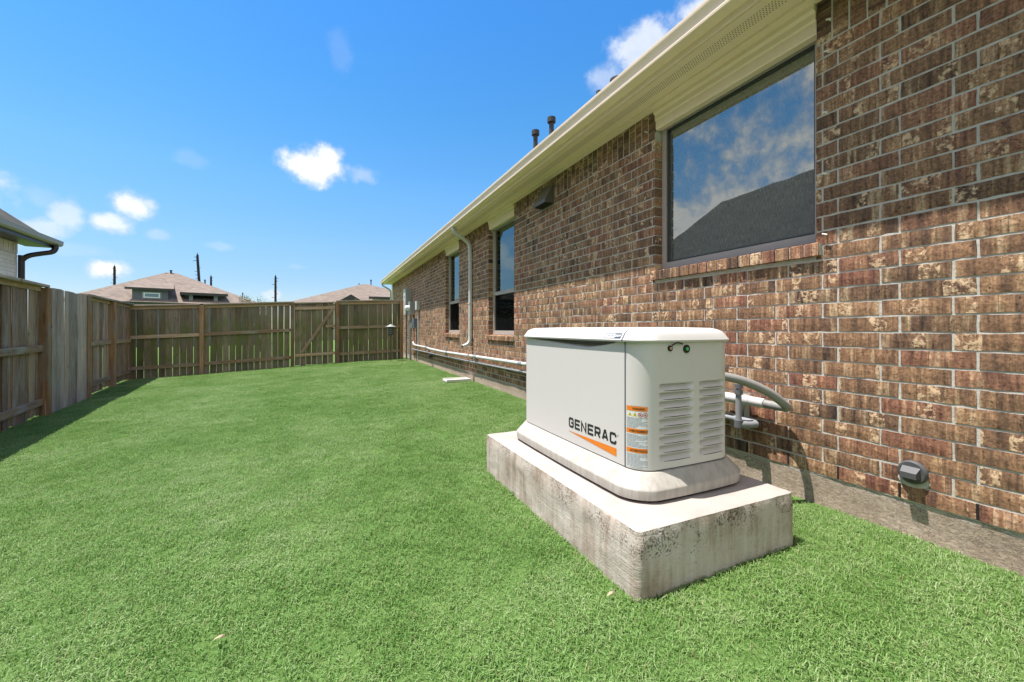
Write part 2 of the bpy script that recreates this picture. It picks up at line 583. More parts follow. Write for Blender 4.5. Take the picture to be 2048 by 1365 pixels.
def insect_fn(t, b):
    out = t.n['Material Output']
    tp = t.new('ShaderNodeBsdfTransparent')
    df = t.new('ShaderNodeBsdfDiffuse')
    df.inputs[0].default_value = (.012, .012, .013, 1)
    ms = t.new('ShaderNodeMixShader')
    ms.inputs[0].default_value = .45
    t.l.new(tp.outputs[0], ms.inputs[1])
    t.l.new(df.outputs[0], ms.inputs[2])
    t.l.new(ms.outputs[0], out.inputs[0])


mat('insect_screen', insect_fn)

simple('taupe_frame', (.44, .38, .34), .5, .05)
simple('pvc_white', (.56, .55, .535), .45, .08)
simple('pvc_grey', (.27, .275, .29), .5, .1)
simple('flex_grey', (.27, .265, .25), .5, .06)
simple('pvc_joint', (.14, .145, .16), .5, .1)
simple('metal_grey', (.34, .36, .35), .45, .08, metal=.3)
simple('metal_light', (.50, .50, .47), .5, .08)
simple('metal_blue', (.13, .155, .20), .5, .1)
simple('dark_grey', (.05, .05, .055), .6, .1)
simple('vent_brown', (.115, .098, .085), .5, .08)
simple('outlet_grey', (.085, .085, .09), .5, .1)
simple('pipe_dark', (.035, .033, .034), .6, .12)
simple('gutter_dark', (.035, .030, .028), .4, .08)
simple('gutter_grey', (.30, .285, .25), .4, .08)
simple('trim_cream', (.70, .63, .47), .5, .05)
simple('black_rubber', (.012, .012, .012), .5, .05)
simple('void_dark', (.012, .010, .009), .9, .05)
simple('black_ink', (.018, .018, .02), .55, .03)
simple('orange_ink', (.80, .22, .015), .5, .03)
simple('label_white', (.72, .74, .76), .4, .03)
simple('badge_dark', (.07, .085, .11), .4, .03)
simple('yellow_ink', (.75, .60, .04), .5, .03)
simple('red_ink', (.55, .10, .09), .5, .03)
simple('grey_ink', (.13, .14, .16), .5, .03)
simple('led_amber', (.65, .33, .20), .3, .03)
simple('led_green', (.05, .45, .12), .25, .05)
simple('blind_white', (.75, .75, .72), .6, .03)
simple('interior', (.03, .03, .03), .9, .05)
simple('siding_grey', (.12, .13, .155), .7, .08)
simple('siding_light', (.24, .26, .29), .7, .05)
simple('wall_tan', (.42, .36, .29), .8, .06)
simple('pole_wood', (.03, .023, .02), .9, .2)
simple('splash_white', (.68, .65, .60), .6, .1)
simple('clip_white', (.75, .72, .66), .5, .05)
simple('foil_bark', (.10, .07, .045), .9, .2)


def leaf_fn(t, b):
    r = t.attr('rnd')
    t.put(b.inputs['Base Color'], t.ramp(r, [(0, (.03, .06, .012)), (.6, (.07, .12, .025)), (1, (.12, .17, .05))]))
    b.inputs['Roughness'].default_value = .5


mat('leaf', leaf_fn)
simple('dead_leaf', (.36, .28, .18), .8, .2, 60)


# ------------------------------------------------------------------ mesh helpers
class MB:
    def __init__(s):
        s.v, s.f, s.r, s.m = [], [], [], []
        s.cur, s.mi = 0.0, 0

    def face(s, idx):
        s.f.append(tuple(idx))
        s.r.append(s.cur)
        s.m.append(s.mi)

    def add(s, vs, fs):
        o = len(s.v)
        s.v += [tuple(p) for p in vs]
        for q in fs:
            s.face([i + o for i in q])

    def box(s, x0, x1, y0, y1, z0, z1):
        s.add([(x0, y0, z0), (x1, y0, z0), (x1, y1, z0), (x0, y1, z0), (x0, y0, z1), (x1, y0, z1), (x1, y1, z1), (x0, y1, z1)],
              [(3, 2, 1, 0), (4, 5, 6, 7), (0, 1, 5, 4), (1, 2, 6, 5), (2, 3, 7, 6), (3, 0, 4, 7)])

    def beam(s, p0, p1, wd, ht, upv=(0, 0, 1)):
        p0, p1 = Vector(p0), Vector(p1)
        d = (p1 - p0).normalized()
        sd = d.cross(Vector(upv)).normalized()
        u = sd.cross(d).normalized()
        vs = []
        for p in (p0, p1):
            for a, b in ((-1, -1), (1, -1), (1, 1), (-1, 1)):
                vs.append(p + sd * a * wd / 2 + u * b * ht / 2)
        s.add(vs, [(0, 1, 2, 3), (7, 6, 5, 4), (0, 4, 5, 1), (1, 5, 6, 2), (2, 6, 7, 3), (3, 7, 4, 0)])

    def tube(s, pts, rad, n=12, cap=True, ribs=None):
        pts = [Vector(p) for p in pts]
        rs = rad if isinstance(rad, (list, tuple)) else [rad] * len(pts)
        rings = []
        ref = None
        for i, p in enumerate(pts):
            d = (pts[min(i + 1, len(pts) - 1)] - pts[max(i - 1, 0)]).normalized()
            if ref is None:
                ref = d.orthogonal().normalized()
            ref = (ref - d * ref.dot(d)).normalized()
            bi = d.cross(ref)
            rings.append([p + (ref * math.cos(2 * math.pi * k / n) + bi * math.sin(2 * math.pi * k / n)) * rs[i] for k in range(n)])
        s.loft(rings, cap)

    def loft(s, rings, cap=True, closed=True):
        o = len(s.v)
        n = len(rings[0])
        for r in rings:
            s.v += [tuple(p) for p in r]
        for i in range(len(rings) - 1):
            for k in range(n if closed else n - 1):
                a, b = o + i * n + k, o + i * n + (k + 1) % n
                s.face((a, b, b + n, a + n))
        if cap:
            s.face([o + k for k in range(n)][::-1])
            s.face([o + (len(rings) - 1) * n + k for k in range(n)])

    def extrude(s, prof, p0, p1, cap=True):
        """profile in (x, z) swept along y from p0 to p1"""
        s.loft([[(x, yy, z) for x, z in prof] for yy in (p0, p1)], cap)

    def disc(s, c, r, axis, th, n=24):
        c, a = Vector(c), Vector(axis).normalized()
        s.tube([c, c + a * th], r, n)

    def build(s, name, material, parent=None, smooth=False, rnd=False, loc=None):
        me = bpy.data.meshes.new(name)
        me.from_pydata(s.v, [], s.f)
        for m in (material if isinstance(material, (list, tuple)) else [material]):
            me.materials.append(MATS[m])
        if isinstance(material, (list, tuple)):
            me.polygons.foreach_set('material_index', s.m)
        if rnd:
            a = me.attributes.new('rnd', 'FLOAT', 'FACE')
            a.data.foreach_set('value', s.r)
        bm = bmesh.new()
        bm.from_mesh(me)
        bmesh.ops.recalc_face_normals(bm, faces=bm.faces)
        bm.to_mesh(me)
        bm.free()
        if smooth:
            me.shade_smooth()
            try:
                me.set_sharp_from_angle(angle=R(38))
            except Exception:
                pass
        o = bpy.data.objects.new(name, me)
        COL.objects.link(o)
        if loc is not None:
            o.location = loc
        if parent is not None:
            o.parent = parent
        return o


def empty(name, loc=(0, 0, 0)):
    o = bpy.data.objects.new(name, None)
    o.empty_display_size = .1
    COL.objects.link(o)
    return o          # stays at the world origin so that parts keep world coordinates


def tag(o, label, cat, group=None, kind=None):
    if label:
        o['label'] = label
    if cat:
        o['category'] = cat
    if group:
        o['group'] = group
    if kind:
        o['kind'] = kind
    return o


def text_mesh(body, size, bold=0.0, sx=1.0):
    """2D outline of a word: vertices and faces centred on x, baseline at 0"""
    cu = bpy.data.curves.new('t', 'FONT')
    cu.body = body
    cu.size = size
    cu.offset = bold
    cu.align_x = 'CENTER'
    cu.resolution_u = 3
    ob = bpy.data.objects.new('t', cu)
    COL.objects.link(ob)
    dg = bpy.context.evaluated_depsgraph_get()
    me = ob.evaluated_get(dg).to_mesh()
    vs = [(p.co.x * sx, p.co.y) for p in me.vertices]
    fs = [tuple(p.vertices) for p in me.polygons]
    ob.evaluated_get(dg).to_mesh_clear()
    bpy.data.objects.remove(ob)
    bpy.data.curves.remove(cu)
    return vs, fs


# ------------------------------------------------------------------ ground
GX = [-400, -30, -8, -4.43, -2.9, -.83, .33, 1.03, 2.45, 8, 30, 400]
GZ = [-1.6, -1.35, -1.30, -1.285, -1.21, -1.095, -1.035, -.992, -.962, -.96, -1.1, -1.6]


def gz(x, y=0):
    return float(np.interp(x, GX, GZ))


def build_ground():
    xs = sorted(set(GX + [-200, -90, -16, -6.2, -5.2, -3.7, -2, -1.4, 0, .7, 1.4, 1.9, 4, 14, 90, 200]))
    ys = [-400, -100, -20, -3, 0, 3, 6, 9, 12, 14, 18, 30, 60, 120, 300, 800]
    g = MB()
    nx = len(xs)
    for yy in ys:
        for xx in xs:
            g.v.append((xx, yy, gz(xx)))
    for j in range(len(ys) - 1):
        for i in range(nx - 1):
            a = j * nx + i
            g.face((a, a + 1, a + 1 + nx, a + nx))
    o = g.build('ground', 'lawn', smooth=True)
    tag(o, 'green lawn ground sloping gently away from the brick house', None, kind='structure')


build_ground()

# ------------------------------------------------------------------ the brick house
W = 2.45                       # x of the brick faces
CH, BL, JT = 0.0779, 0.254, 0.0100
ZB = -0.795                    # bottom of the first course
ROWS = 30
ZS = ZB + ROWS * CH            # bottom of the soldier course
ZTOP = 1.795                   # soffit
YA, YB = -1.6, 16.75           # wall ends
OPEN = [(1.354, 2.56, .472, 1.80), (5.30, 6.30, -.105, 1.80), (7.94, 8.95, -.105, 1.80)]   # y0 y1 z0 z1
SILL_H = .078

house = tag(empty('brick_house'), 'long single storey brown brick house with cream eaves on the right', 'house')
wall = MB()
WX0, WX1 = W + .0032, W + .16
ycuts = [YA]
for o_ in OPEN:
    ycuts += [o_[0] - .005, o_[1] + .005]
ycuts.append(YB)
for i in range(len(ycuts) - 1):
    if i % 2 == 0:
        wall.box(WX0, WX1, ycuts[i], ycuts[i + 1], ZB - .002, ZTOP + .05)
    else:
        wall.box(WX0 + .0005, WX1, ycuts[i], ycuts[i + 1], ZB - .002, OPEN[i // 2][2] - .012)
wall_o = wall.build('wall', 'mortar', house)


def brick_meshes(n, length, height, depth, seed):
    out = []
    rs = random.Random(seed)
    nx, nz = 6, 2
    for k in range(n):
        m = MB()
        hl, hh = (length - JT) / 2, (height - JT) / 2
        front = []
        for j in range(nz + 1):
            for i in range(nx + 1):
                yy = -hl + 2 * hl * i / nx
                zz = -hh + 2 * hh * j / nz
                edge = i in (0, nx) or j in (0, nz)
                yy += rs.uniform(-.0016, .0016)
                zz += rs.uniform(-.0016, .0016)
                xx = (.0014 if edge else -.0005) + rs.uniform(-.0009, .0009)
                front.append((xx, yy, zz))
        back = [(depth, -hl, -hh), (depth, hl, -hh), (depth, hl, hh), (depth, -hl, hh)]
        m.v = front + back
        w1 = nx + 1
        for j in range(nz):
            for i in range(nx):
                a = j * w1 + i
                m.face((a, a + w1, a + w1 + 1, a + 1))
        nb = len(front)
        m.face([0] + list(range(1, w1)) + [nb + 1, nb])
        m.face([nz * w1 + i for i in range(w1)][::-1] + [nb + 3, nb + 2])
        m.face([j * w1 for j in range(nz + 1)][::-1] + [nb, nb + 3])
        m.face([j * w1 + nx for j in range(nz + 1)] + [nb + 2, nb + 1])
        out.append(m)
    return out


PROTO = {}


def proto_mesh(kind, k, length, height, depth, material):
    key = (kind, k)
    if key not in PROTO:
        m = brick_meshes(1, length, height, depth, hash(kind) % 1000 * 0 + k * 13 + len(kind))[0]
        o = m.build('brick', material)
        PROTO[key] = (o.data, m)
        bpy.data.objects.remove(o)
    return PROTO[key]


def cut(a, b):
    """split the interval a..b by the openings' y ranges for a given z band -> list"""
    return [(a, b)]


bricks = []       # (kind, yc, zc, length, height)
off_cycle = [0.0, .29, 0.0, .29]
for r in range(ROWS):
    z0 = ZB + r * CH
    zc = z0 + CH / 2
    off = off_cycle[r % 4] * BL - .021
    k0 = math.floor((YA - off) / BL)
    k = k0
    while True:
        a = off + k * BL
        b = a + BL
        k += 1
        if a > YB:
            break
        a, b = max(a, YA), min(b, YB)
        segs = [(a, b)]
        for oy0, oy1, oz0, oz1 in OPEN:
            ob = oz0 - SILL_H + .01
            if zc > ob and zc < oz1:
                ns = []
                for (p, q) in segs:
                    if q <= oy0 or p >= oy1:
                        ns.append((p, q))
                    else:
                        if p < oy0 - .02:
                            ns.append((p, oy0 + JT / 2))
                        if q > oy1 + .02:
                            ns.append((oy1 - JT / 2, q))
                segs = ns
        for p, q in segs:
            if q - p > .03:
                bricks.append(('course', (p + q) / 2, zc, q - p, CH, r))
# soldier course under the soffit
SW = CH
seg_edges = [YA] + [v for o_ in OPEN for v in o_[:2]] + [YB]
for i in range(0, len(seg_edges), 2):
    a, b = seg_edges[i], seg_edges[i + 1]
    n = max(1, round((b - a) / SW))
    for k in range(n):
        bricks.append(('soldier', a + (k + .5) * (b - a) / n, (ZS + ZTOP) / 2 + .002, (b - a) / n, ZTOP - ZS + .004, 99))


def vis_area(bk):
    kind, yc, zc, L, H, r = bk
    pts = []
    for dy in (-L / 2, L / 2):
        for dz in (-H / 2, H / 2):
            p = proj((W, yc + dy, zc + dz))
            if p is None:
                return 0
            pts.append(p)
    cx = sum(p[0] for p in pts) / 4
    cy = sum(p[1] for p in pts) / 4
    if not (-30 < cx < 2090 and -30 < cy < 1395):
        return 0
    if 1050 < cx < 1450 and 665 < cy < 990:      # stands behind the generator
        return 0
    return abs(pts[2][0] - pts[0][0]) * (abs(pts[1][1] - pts[0][1]) + abs(pts[3][1] - pts[2][1])) / 2


order = sorted(range(len(bricks)), key=lambda i: -vis_area(bricks[i]))
single = set(order[:300])
jrest, jsold = MB(), MB()
rb = random.Random(11)
for i, bk in enumerate(bricks):
    kind, yc, zc, L, H, r = bk
    dx = rb.uniform(-.0018, .0002)
    if i in single:
        k = rb.randrange(8)
        if kind == 'course':
            me, _ = proto_mesh('course', k, BL, CH, .095, 'brick')
            sy, sz = (L - JT) / (BL - JT), 1
        else:
            me, _ = proto_mesh('soldier', k, BL, CH, .095, 'brick_soldier')
            sy, sz = (H - JT) / (BL - JT), (L - JT) / (CH - JT)
        ob = bpy.data.objects.new('brick', me)
        COL.objects.link(ob)
        ob.parent = wall_o
        ob.location = (W + dx, yc, zc)
        if kind == 'course':
            ob.scale = (1, sy, sz * rb.uniform(.985, 1.01))
            ob.rotation_euler = (rb.uniform(-.004, .004), 0, rb.uniform(-.006, .006) if L > .2 else 0)
        else:
            ob.scale = (1, sy, sz)
            ob.rotation_euler = (R(90) + rb.uniform(-.01, .01), 0, 0)
    else:
        tgt = jrest if kind == 'course' else jsold
        tgt.cur = rb.random()
        x0 = W + dx
        e = .0022
        hl, hh = (L - JT) / 2, (H - JT) / 2
        j = lambda: rb.uniform(-.0012, .0012)
        vs = [(x0 + e, yc - hl + j(), zc - hh + j()), (x0 + e, yc + hl + j(), zc - hh + j()), (x0 + e, yc + hl + j(), zc + hh + j()), (x0 + e, yc - hl + j(), zc + hh + j()),
              (x0, yc - hl + e, zc - hh + e), (x0, yc + hl - e, zc - hh + e), (x0, yc + hl - e, zc + hh - e), (x0, yc - hl + e, zc + hh - e),
              (x0 + .095, yc - hl, zc - hh), (x0 + .095, yc + hl, zc - hh), (x0 + .095, yc + hl, zc + hh), (x0 + .095, yc - hl, zc + hh)]
        tgt.add(vs, [(4, 7, 6, 5), (0, 4, 5, 1), (1, 5, 6, 2), (2, 6, 7, 3), (3, 7, 4, 0), (0, 1, 9, 8), (1, 2, 10, 9), (2, 3, 11, 10), (3, 0, 8, 11)])
tag(jrest.build('brickwork', 'brick_joined', wall_o, rnd=True), None, None, kind='stuff')
if jsold.v:
    tag(jsold.build('soldier_brickwork', 'brick_soldier_joined', wall_o, rnd=True), None, None, kind='stuff')

# open head joints (weep holes) along the first course
for kk in range(-6, 62):
    yy = -.021 + kk * BL
    if YA < yy < 15:
        m = MB()
        m.box(W + .0005, W + .012, yy - .0048, yy + .0048, ZB + .006, ZB + CH - .006)
        m.build('weep_hole', 'void_dark', wall_o)

fnd = MB()
nn = 150
ringsf = []
for i in range(nn + 1):
    yy = YA + (YB - YA) * i / nn
    jx = .004 * mnoise.noise(Vector((0, yy * 3.1, 0)))
    ringsf.append([(W + .014 + jx, yy, -1.3), (W + .012 + jx * 1.5, yy, -.9), (W + .006 + jx, yy, ZB - .004 + .003 * mnoise.noise(Vector((3, yy * 9, 0)))), (W + .2, yy, ZB - .004), (W + .2, yy, -1.3)])
fnd.loft(ringsf)
fnd.build('foundation', 'concrete_foundation', house)

# interior darkness behind the walls and the far end wall
m = MB()
m.box(W + .9, W + .95, YA, YB - .1, -.9, 1.9)
m.build('interior_wall', 'interior', house)
m = MB()
m.box(W + .02, W + 7.0, YB + .002, YB + .1, ZB, ZTOP)
m.build('end_wall', 'mortar', house)
m = MB()
m.box(W - .03, W + .10, YB - .12, YB + .13, -.30, ZTOP - .003)
m.build('corner_board', 'trim_cream', house)

# eaves: soffit, fascia, gutter, roof
YE = YB + .50
GB = 1.822
cuts = [YA] + [2.91 + 3.66 * k for k in range(-1, 4) if YA < 2.91 + 3.66 * k < YE - .1] + [YE - .02]
for a_, b_ in zip(cuts[:-1], cuts[1:]):
    m = MB()
    m.box(2.15, W + .03, a_ + .0015, b_ - .0015, ZTOP, ZTOP + .02)
    m.build('soffit_panel', 'cream_soffit', house)
m = MB()
m.box(2.155, 2.215, YA, YE - .015, ZTOP - .012, ZTOP - .001)       # receiving channel below the fascia
m.build('soffit_channel', 'cream_trim', house)
m = MB()
m.box(W - .075, W - .002, YA, YB, ZTOP - .016, ZTOP - .001)          # moulding along the wall head
m.build('wall_moulding', 'cream_trim', house)
m = MB()
m.box(2.135, 2.15, YA, YE, ZTOP - .013, 1.96)
m.build('fascia', 'cream_trim', house)
gut = MB()
gprof = [(2.134, GB), (2.062, GB), (2.052, GB + .006), (2.050, GB + .020), (2.055, GB + .026), (2.056, GB + .040), (2.052, GB + .060), (2.040, GB + .080), (2.036, GB + .092), (2.036, GB + .112), (2.046, GB + .114),
         (2.050, GB + .108), (2.134, GB + .106)]
gut.extrude(gprof, YA, YE + .01)
gut.build('gutter', 'cream_trim', house, smooth=True)
rf = MB()
pit = .5
rp = [(2.09, 1.955), (2.09, 1.970), (W + 5.0, 1.970 + pit * (W + 5 - 2.09)), (W + 5.0, 1.955 + pit * (W + 5 - 2.09))]
rf.loft([[(x, YA, z) for x, z in rp], [(x, YE if x < 3 else YE - 5.3, z) for x, z in rp]])
roof_o = rf.build('roof', 'shingle_grey', house)
rf = MB()
rf.add([(2.09, YE, 1.96), (W + 5, YE - 5.3, 1.96 + pit * (W + 5 - 2.09)), (W + 9.8, YE, 1.96), (W + 5, YE - 5.31, 1.9), (2.2, YE - .02, 1.94)], [(0, 1, 2), (0, 2, 4), (2, 1, 3)])
rf.build('roof_end', 'shingle_grey', roof_o)
m = MB()
m.box(2.15, W + 7, YB + .1, YE, ZTOP + .0005, ZTOP + .019)
m.build('end_soffit', 'trim_cream', house)


def vent_pipe(px, py, x, r, cap):
    d = ray(px, py)
    p = d * (x / d.x)
    zb = 1.96 + pit * (x - 2.09) - .03
    m = MB()
    m.tube([(p.x, p.y, zb), (p.x, p.y, p.z - .02)], r, 14)
    o = m.build('vent_pipe', 'pipe_dark', roof_o, smooth=True)
    if cap:
        m = MB()
        m.tube([(p.x, p.y, p.z - .07), (p.x, p.y, p.z)], r * 1.75, 14)
        m.build('vent_cap', 'pipe_dark', roof_o, smooth=True)
    return o


vent_pipe(1071, 262, 2.95, .034, True)
vent_pipe(1103, 236, 2.95, .034, True)
vent_pipe(1198, 180, 3.1, .036, False)
vent_pipe(1234, 156, 3.2, .085, False)


# windows
def window(idx):
    y0, y1, z0, z1 = OPEN[idx]
    bigw = idx == 0
    wr = empty('window')
    wr.parent = house
    fx = W + .072
    zh = 1.662
    fz0 = z0 + .022
    fw = .042
    fr = MB()
    for a in ((y0 + .004, y0 + .004 + fw, fz0, zh), (y1 - .004 - fw, y1 - .004, fz0, zh), (y0 + .004 + fw, y1 - .004 - fw, fz0, fz0 + fw), (y0 + .004 + fw, y1 - .004 - fw, zh - fw, zh)):
        fr.box(fx, fx + .06, *a)
    fr.build('frame', 'taupe_frame', wr)
    iz = .012
    st = MB()
    b0, b1, c0, c1 = y0 + .004 + fw, y1 - .004 - fw, fz0 + fw, zh - fw
    for a in ((b0, b0 + iz, c0, c1), (b1 - iz, b1, c0, c1), (b0 + iz, b1 - iz, c0, c0 + iz), (b0 + iz, b1 - iz, c1 - iz, c1)):
        st.box(fx + .014, fx + .05, *a)
    st.build('glazing_bead', 'taupe_frame' if not bigw else 'dark_grey', wr)
    m = MB()
    m.box(fx - .012, fx + .05, y0 + .004, y1 - .004, z0 + .0135, fz0 - .001)
    m.build('sill_flashing', 'taupe_frame', wr)
    if bigw:
        g = MB()
        g.box(fx + .030, fx + .036, b0 + iz, b1 - iz, c0 + iz, c1 - iz)
        g.build('pane', 'screened_glass', wr)
    else:
        mz = .57
        m = MB()
        m.box(fx + .006, fx + .048, b0, b1, mz - .028, mz + .028)
        m.build('meeting_rail', 'taupe_frame', wr)
        g = MB()
        g.box(fx + .034, fx + .038, b0 + iz, b1 - iz, mz + .028, c1 - iz)
        g.build('pane', 'window_glass', wr)
        g = MB()
        g.box(fx + .040, fx + .044, b0 + iz, b1 - iz, c0 + iz, mz - .028)
        g.build('pane', 'window_glass', wr)
        g = MB()
        g.box(fx + .024, fx + .0255, b0 + iz, b1 - iz, c0 + iz, mz - .028)
        g.build('insect_screen', 'insect_screen', wr)
        bl = MB()
        zz = c0 + .02
        while zz < c1 - .02:
            bl.add([(fx + .10, b0, zz), (fx + .10, b1, zz), (fx + .135, b1, zz + .022), (fx + .135, b0, zz + .022)], [(0, 1, 2, 3)])
            zz += .05
        tag(bl.build('blind_slats', 'blind_white', wr), None, None, kind='stuff')
    # cream frieze over the opening, boxed out to the soffit
    m = MB()
    m.extrude([(W + .066, 1.625), (W + .012, 1.622), (W + .006, 1.63), (W + .006, 1.69), (W - .004, 1.70), (W - .004, 1.735), (W - .02, 1.75), (W - .02, ZTOP - .002), (W + .066, ZTOP - .002)], y0 + .001, y1 - .001)
    m.build('head_trim', 'cream_trim', wr)
    # rowlock sill
    sl = empty('sill')
    sl.parent = wr
    m = MB()
    m.extrude([(W - .020, z0 - SILL_H + .006), (W - .020, z0 - .008), (W + .09, z0 + .010), (W + .09, z0 - SILL_H + .006)], y0 - .028, y1 + .028)
    m.build('sill_mortar', 'mortar', wr)
    yy = y0 - .03
    rs = random.Random(idx + 40)
    n = round((y1 - y0 + .06) / .078)
    step = (y1 - y0 + .06) / n
    for k in range(n):
        m = MB()
        e = .003
        a, b = yy + .0045, yy + step - .0045
        xj = rs.uniform(-.002, .002)
        lo, hi = z0 - SILL_H + .001, z0 - .004
        pr = [(W - .027 + xj, lo + e), (W - .027 + xj, hi - .004), (W - .023 + xj, hi), (W + .085, hi + .018), (W + .085, lo), (W - .023 + xj, lo)]
        m.extrude(pr, a, b)
        m.build('brick', 'brick', wr)
        yy += step
    bpy.data.objects.remove(sl)
    return wr


for i in range(3):
    window(i)

# dryer vent hood under the eave
vh = empty('vent_hood')
vh.parent = house
m = MB()
a0, a1 = 4.19, 4.49
m.loft([[(W - .005, yy, 1.71), (W - .115, yy, 1.52), (W - .115, yy, 1.485), (W - .005, yy, 1.485)] for yy in (a0, a1)])
m.build('hood', 'vent_brown', vh)
m = MB()
m.box(W - .108, W - .01, a0 + .01, a1 - .01, 1.481, 1.484)
m.build('flap', 'void_dark', vh)
m = MB()
m.box(W - .006, W + .004, a0 - .02, a1 + .02, 1.47, 1.725)
m.build('flange', 'vent_brown', vh)


def downspout(yc, zlow, name_mat, x_g, x_w, z_g, hgt, wx=.055, wy=.075, parent=None, kick=True, sgn=1):
    """rectangular pipe: out of the gutter, back to the wall, down, kicked out at the foot"""
    path = [(x_g, z_g), (x_g, z_g - .05), (x_g + .03 * sgn, z_g - .11), (x_w - .09 * sgn, z_g - .22), (x_w - .02 * sgn, z_g - .29), (x_w, z_g - .38), (x_w, zlow + .13)]
    if kick:
        path += [(x_w - .015 * sgn, zlow + .06), (x_w - .06 * sgn, zlow + .01), (x_w - .15 * sgn, zlow - .02)]
    else:
        path += [(x_w, zlow)]
    rings = []
    # smooth
    for it in range(2):
        q = [path[0]]
        for a, b in zip(path[:-1], path[1:]):
            q.append((a[0] * .75 + b[0] * .25, a[1] * .75 + b[1] * .25))
            q.append((a[0] * .25 + b[0] * .75, a[1] * .25 + b[1] * .75))
        q.append(path[-1])
        path = q
    for i, p in enumerate(path):
        a = path[max(i - 1, 0)]
        b = path[min(i + 1, len(path) - 1)]
        d = Vector((b[0] - a[0], 0, b[1] - a[1])).normalized()
        n = Vector((-d.z, 0, d.x))
        c = Vector((p[0], yc, p[1]))
        ch = .012
        ring = []
        for (sx, sy) in ((-1, -1), (1, -1), (1, 1), (-1, 1)):
            px_, py_ = sx * wx / 2, sy * wy / 2
            if sx * sy > 0:
                ring += [c + n * px_ + Vector((0, py_ - sy * ch, 0)), c + n * (px_ - sx * ch) + Vector((0, py_, 0))]
            else:
                ring += [c + n * (px_ - sx * ch) + Vector((0, py_, 0)), c + n * px_ + Vector((0, py_ - sy * ch, 0))]
        rings.append(ring)
    m = MB()
    m.loft(rings)
    return m.build('downspout', name_mat, parent, smooth=True)


ds = downspout(7.13, -.30, 'pvc_white', 2.09, W - .035, GB + .01, 0, parent=house)
for zz in (1.25, .45):
    m = MB()
    m.box(W - .067, W - .004, 7.13 - .0415, 7.13 + .0415, zz, zz + .03)
    m.build('strap', 'pvc_white', ds)
m = MB()
ax = Vector((W - .035 - .15, 7.13, -.32))
m.box(ax.x - .006, ax.x + .001, 7.10, 7.16, ax.z - .022, ax.z + .022)
m.build('spout_mouth', 'void_dark', ds)
downspout(YE - .08, -.2, 'pvc_white', 2.09, W - .02, GB + .01, 0, parent=house, kick=False)

# ------------------------------------------------------------------ generator and pad
PX0, PX1, PY0, PY1, PZ = 1.024, 1.93, 1.153, 2.69, -.735


def build_pad():
    bm = bmesh.new()
    bmesh.ops.create_cube(bm, size=1)
    for v in bm.verts:
        v.co = Vector((PX0 if v.co.x < 0 else PX1, PY0 if v.co.y < 0 else PY1, -1.15 if v.co.z < 0 else PZ))
    # cut the block into fine cells
    for ax, lo, hi, n in ((0, PX0, PX1, 46), (1, PY0, PY1, 76), (2, -1.15, PZ, 22)):
        for i in range(1, n):
            co = [0, 0, 0]
            no = [0, 0, 0]
            co[ax] = lo + (hi - lo) * i / n
            no[ax] = 1
            bmesh.ops.bisect_plane(bm, geom=bm.verts[:] + bm.edges[:] + bm.faces[:], plane_co=co, plane_no=no)
    c = Vector(((PX0 + PX1) / 2, (PY0 + PY1) / 2, 0))
    for v in bm.verts:
        p = v.co.copy()
        dx0, dy0 = min(p.x - PX0, PX1 - p.x), min(p.y - PY0, PY1 - p.y)
        dz0 = PZ - p.z
        side = min(dx0, dy0) < 1e-4
        topf = dz0 < 1e-4
        out = Vector((p.x - c.x, p.y - c.y, 0))
        n = mnoise.fractal(p * 9, 1.0, 2.0, 4)
        n2 = mnoise.fractal(p * 38, .8, 2.0, 3)
        if side:
            axis = Vector((math.copysign(1, out.x), 0, 0)) if dx0 < dy0 else Vector((0, math.copysign(1, out.y), 0))
            rag = max(0, 1 - dz0 / .05)
            v.co += axis * (n * .004 + n2 * .003) - axis * rag * (.004 + .010 * max(0, n2 + .15))
            if dx0 < 1e-4 and dy0 < 1e-4:
                v.co -= Vector((math.copysign(1, out.x), math.copysign(1, out.y), 0)) * (.006 + .006 * abs(n2))
        if topf:
            v.co.z += .0015 * n - (.004 + .004 * max(0, n2) if side else 0)
    bmesh.ops.recalc_face_normals(bm, faces=bm.faces)
    me = bpy.data.meshes.new('concrete_pad')
    bm.to_mesh(me)
    bm.free()
    me.shade_smooth()
    me.set_sharp_from_angle(angle=R(45))
    me.materials.append(MATS['concrete_pad'])
    o = bpy.data.objects.new('concrete_pad', me)
    COL.objects.link(o)
    tag(o, 'rough poured concrete slab on the lawn under the generator', 'concrete pad')


build_pad()

GCX, GCY = 1.49, 1.932


def perim(hx, hy, r, bow, n_arc=10, n_side=16):
    """rounded rectangle with slightly bowed sides, starting at the near left corner going +x"""
    pts = []
    corners = [(hx - r, -(hy - r), -90), (hx - r, hy - r, 0), (-(hx - r), hy - r, 90), (-(hx - r), -(hy - r), 180)]
    sides = []
    for (cx, cy, a0) in corners:
        arc = []
        for i in range(n_arc + 1):
            a = R(a0 + 90 * i / n_arc)
            arc.append((cx + r * math.cos(a), cy + r * math.sin(a)))
        sides.append(arc)
    for k in range(4):
        arc = sides[k]
        nxt = sides[(k + 1) % 4]
        pts += arc
        p, q = arc[-1], nxt[0]
        for i in range(1, n_side):
            f = i / n_side
            pts.append((p[0] + (q[0] - p[0]) * f, p[1] + (q[1] - p[1]) * f))
    out = []
    for x, y_ in pts:
        bx = bow * math.copysign(1, x) * max(0, 1 - (y_ / hy) ** 2) * min(1, abs(x) / hx) ** 4
        by = bow * 1.2 * math.copysign(1, y_) * max(0, 1 - (x / hx) ** 2) * min(1, abs(y_) / hy) ** 4
        out.append((GCX + (x + bx) * (1.13 if x > 0 else 1), GCY + y_ + by))
    return out


gen = tag(empty('standby_generator'), 'off-white standby generator with louvred end on the concrete slab', 'generator')
HX, HY = .272, .574


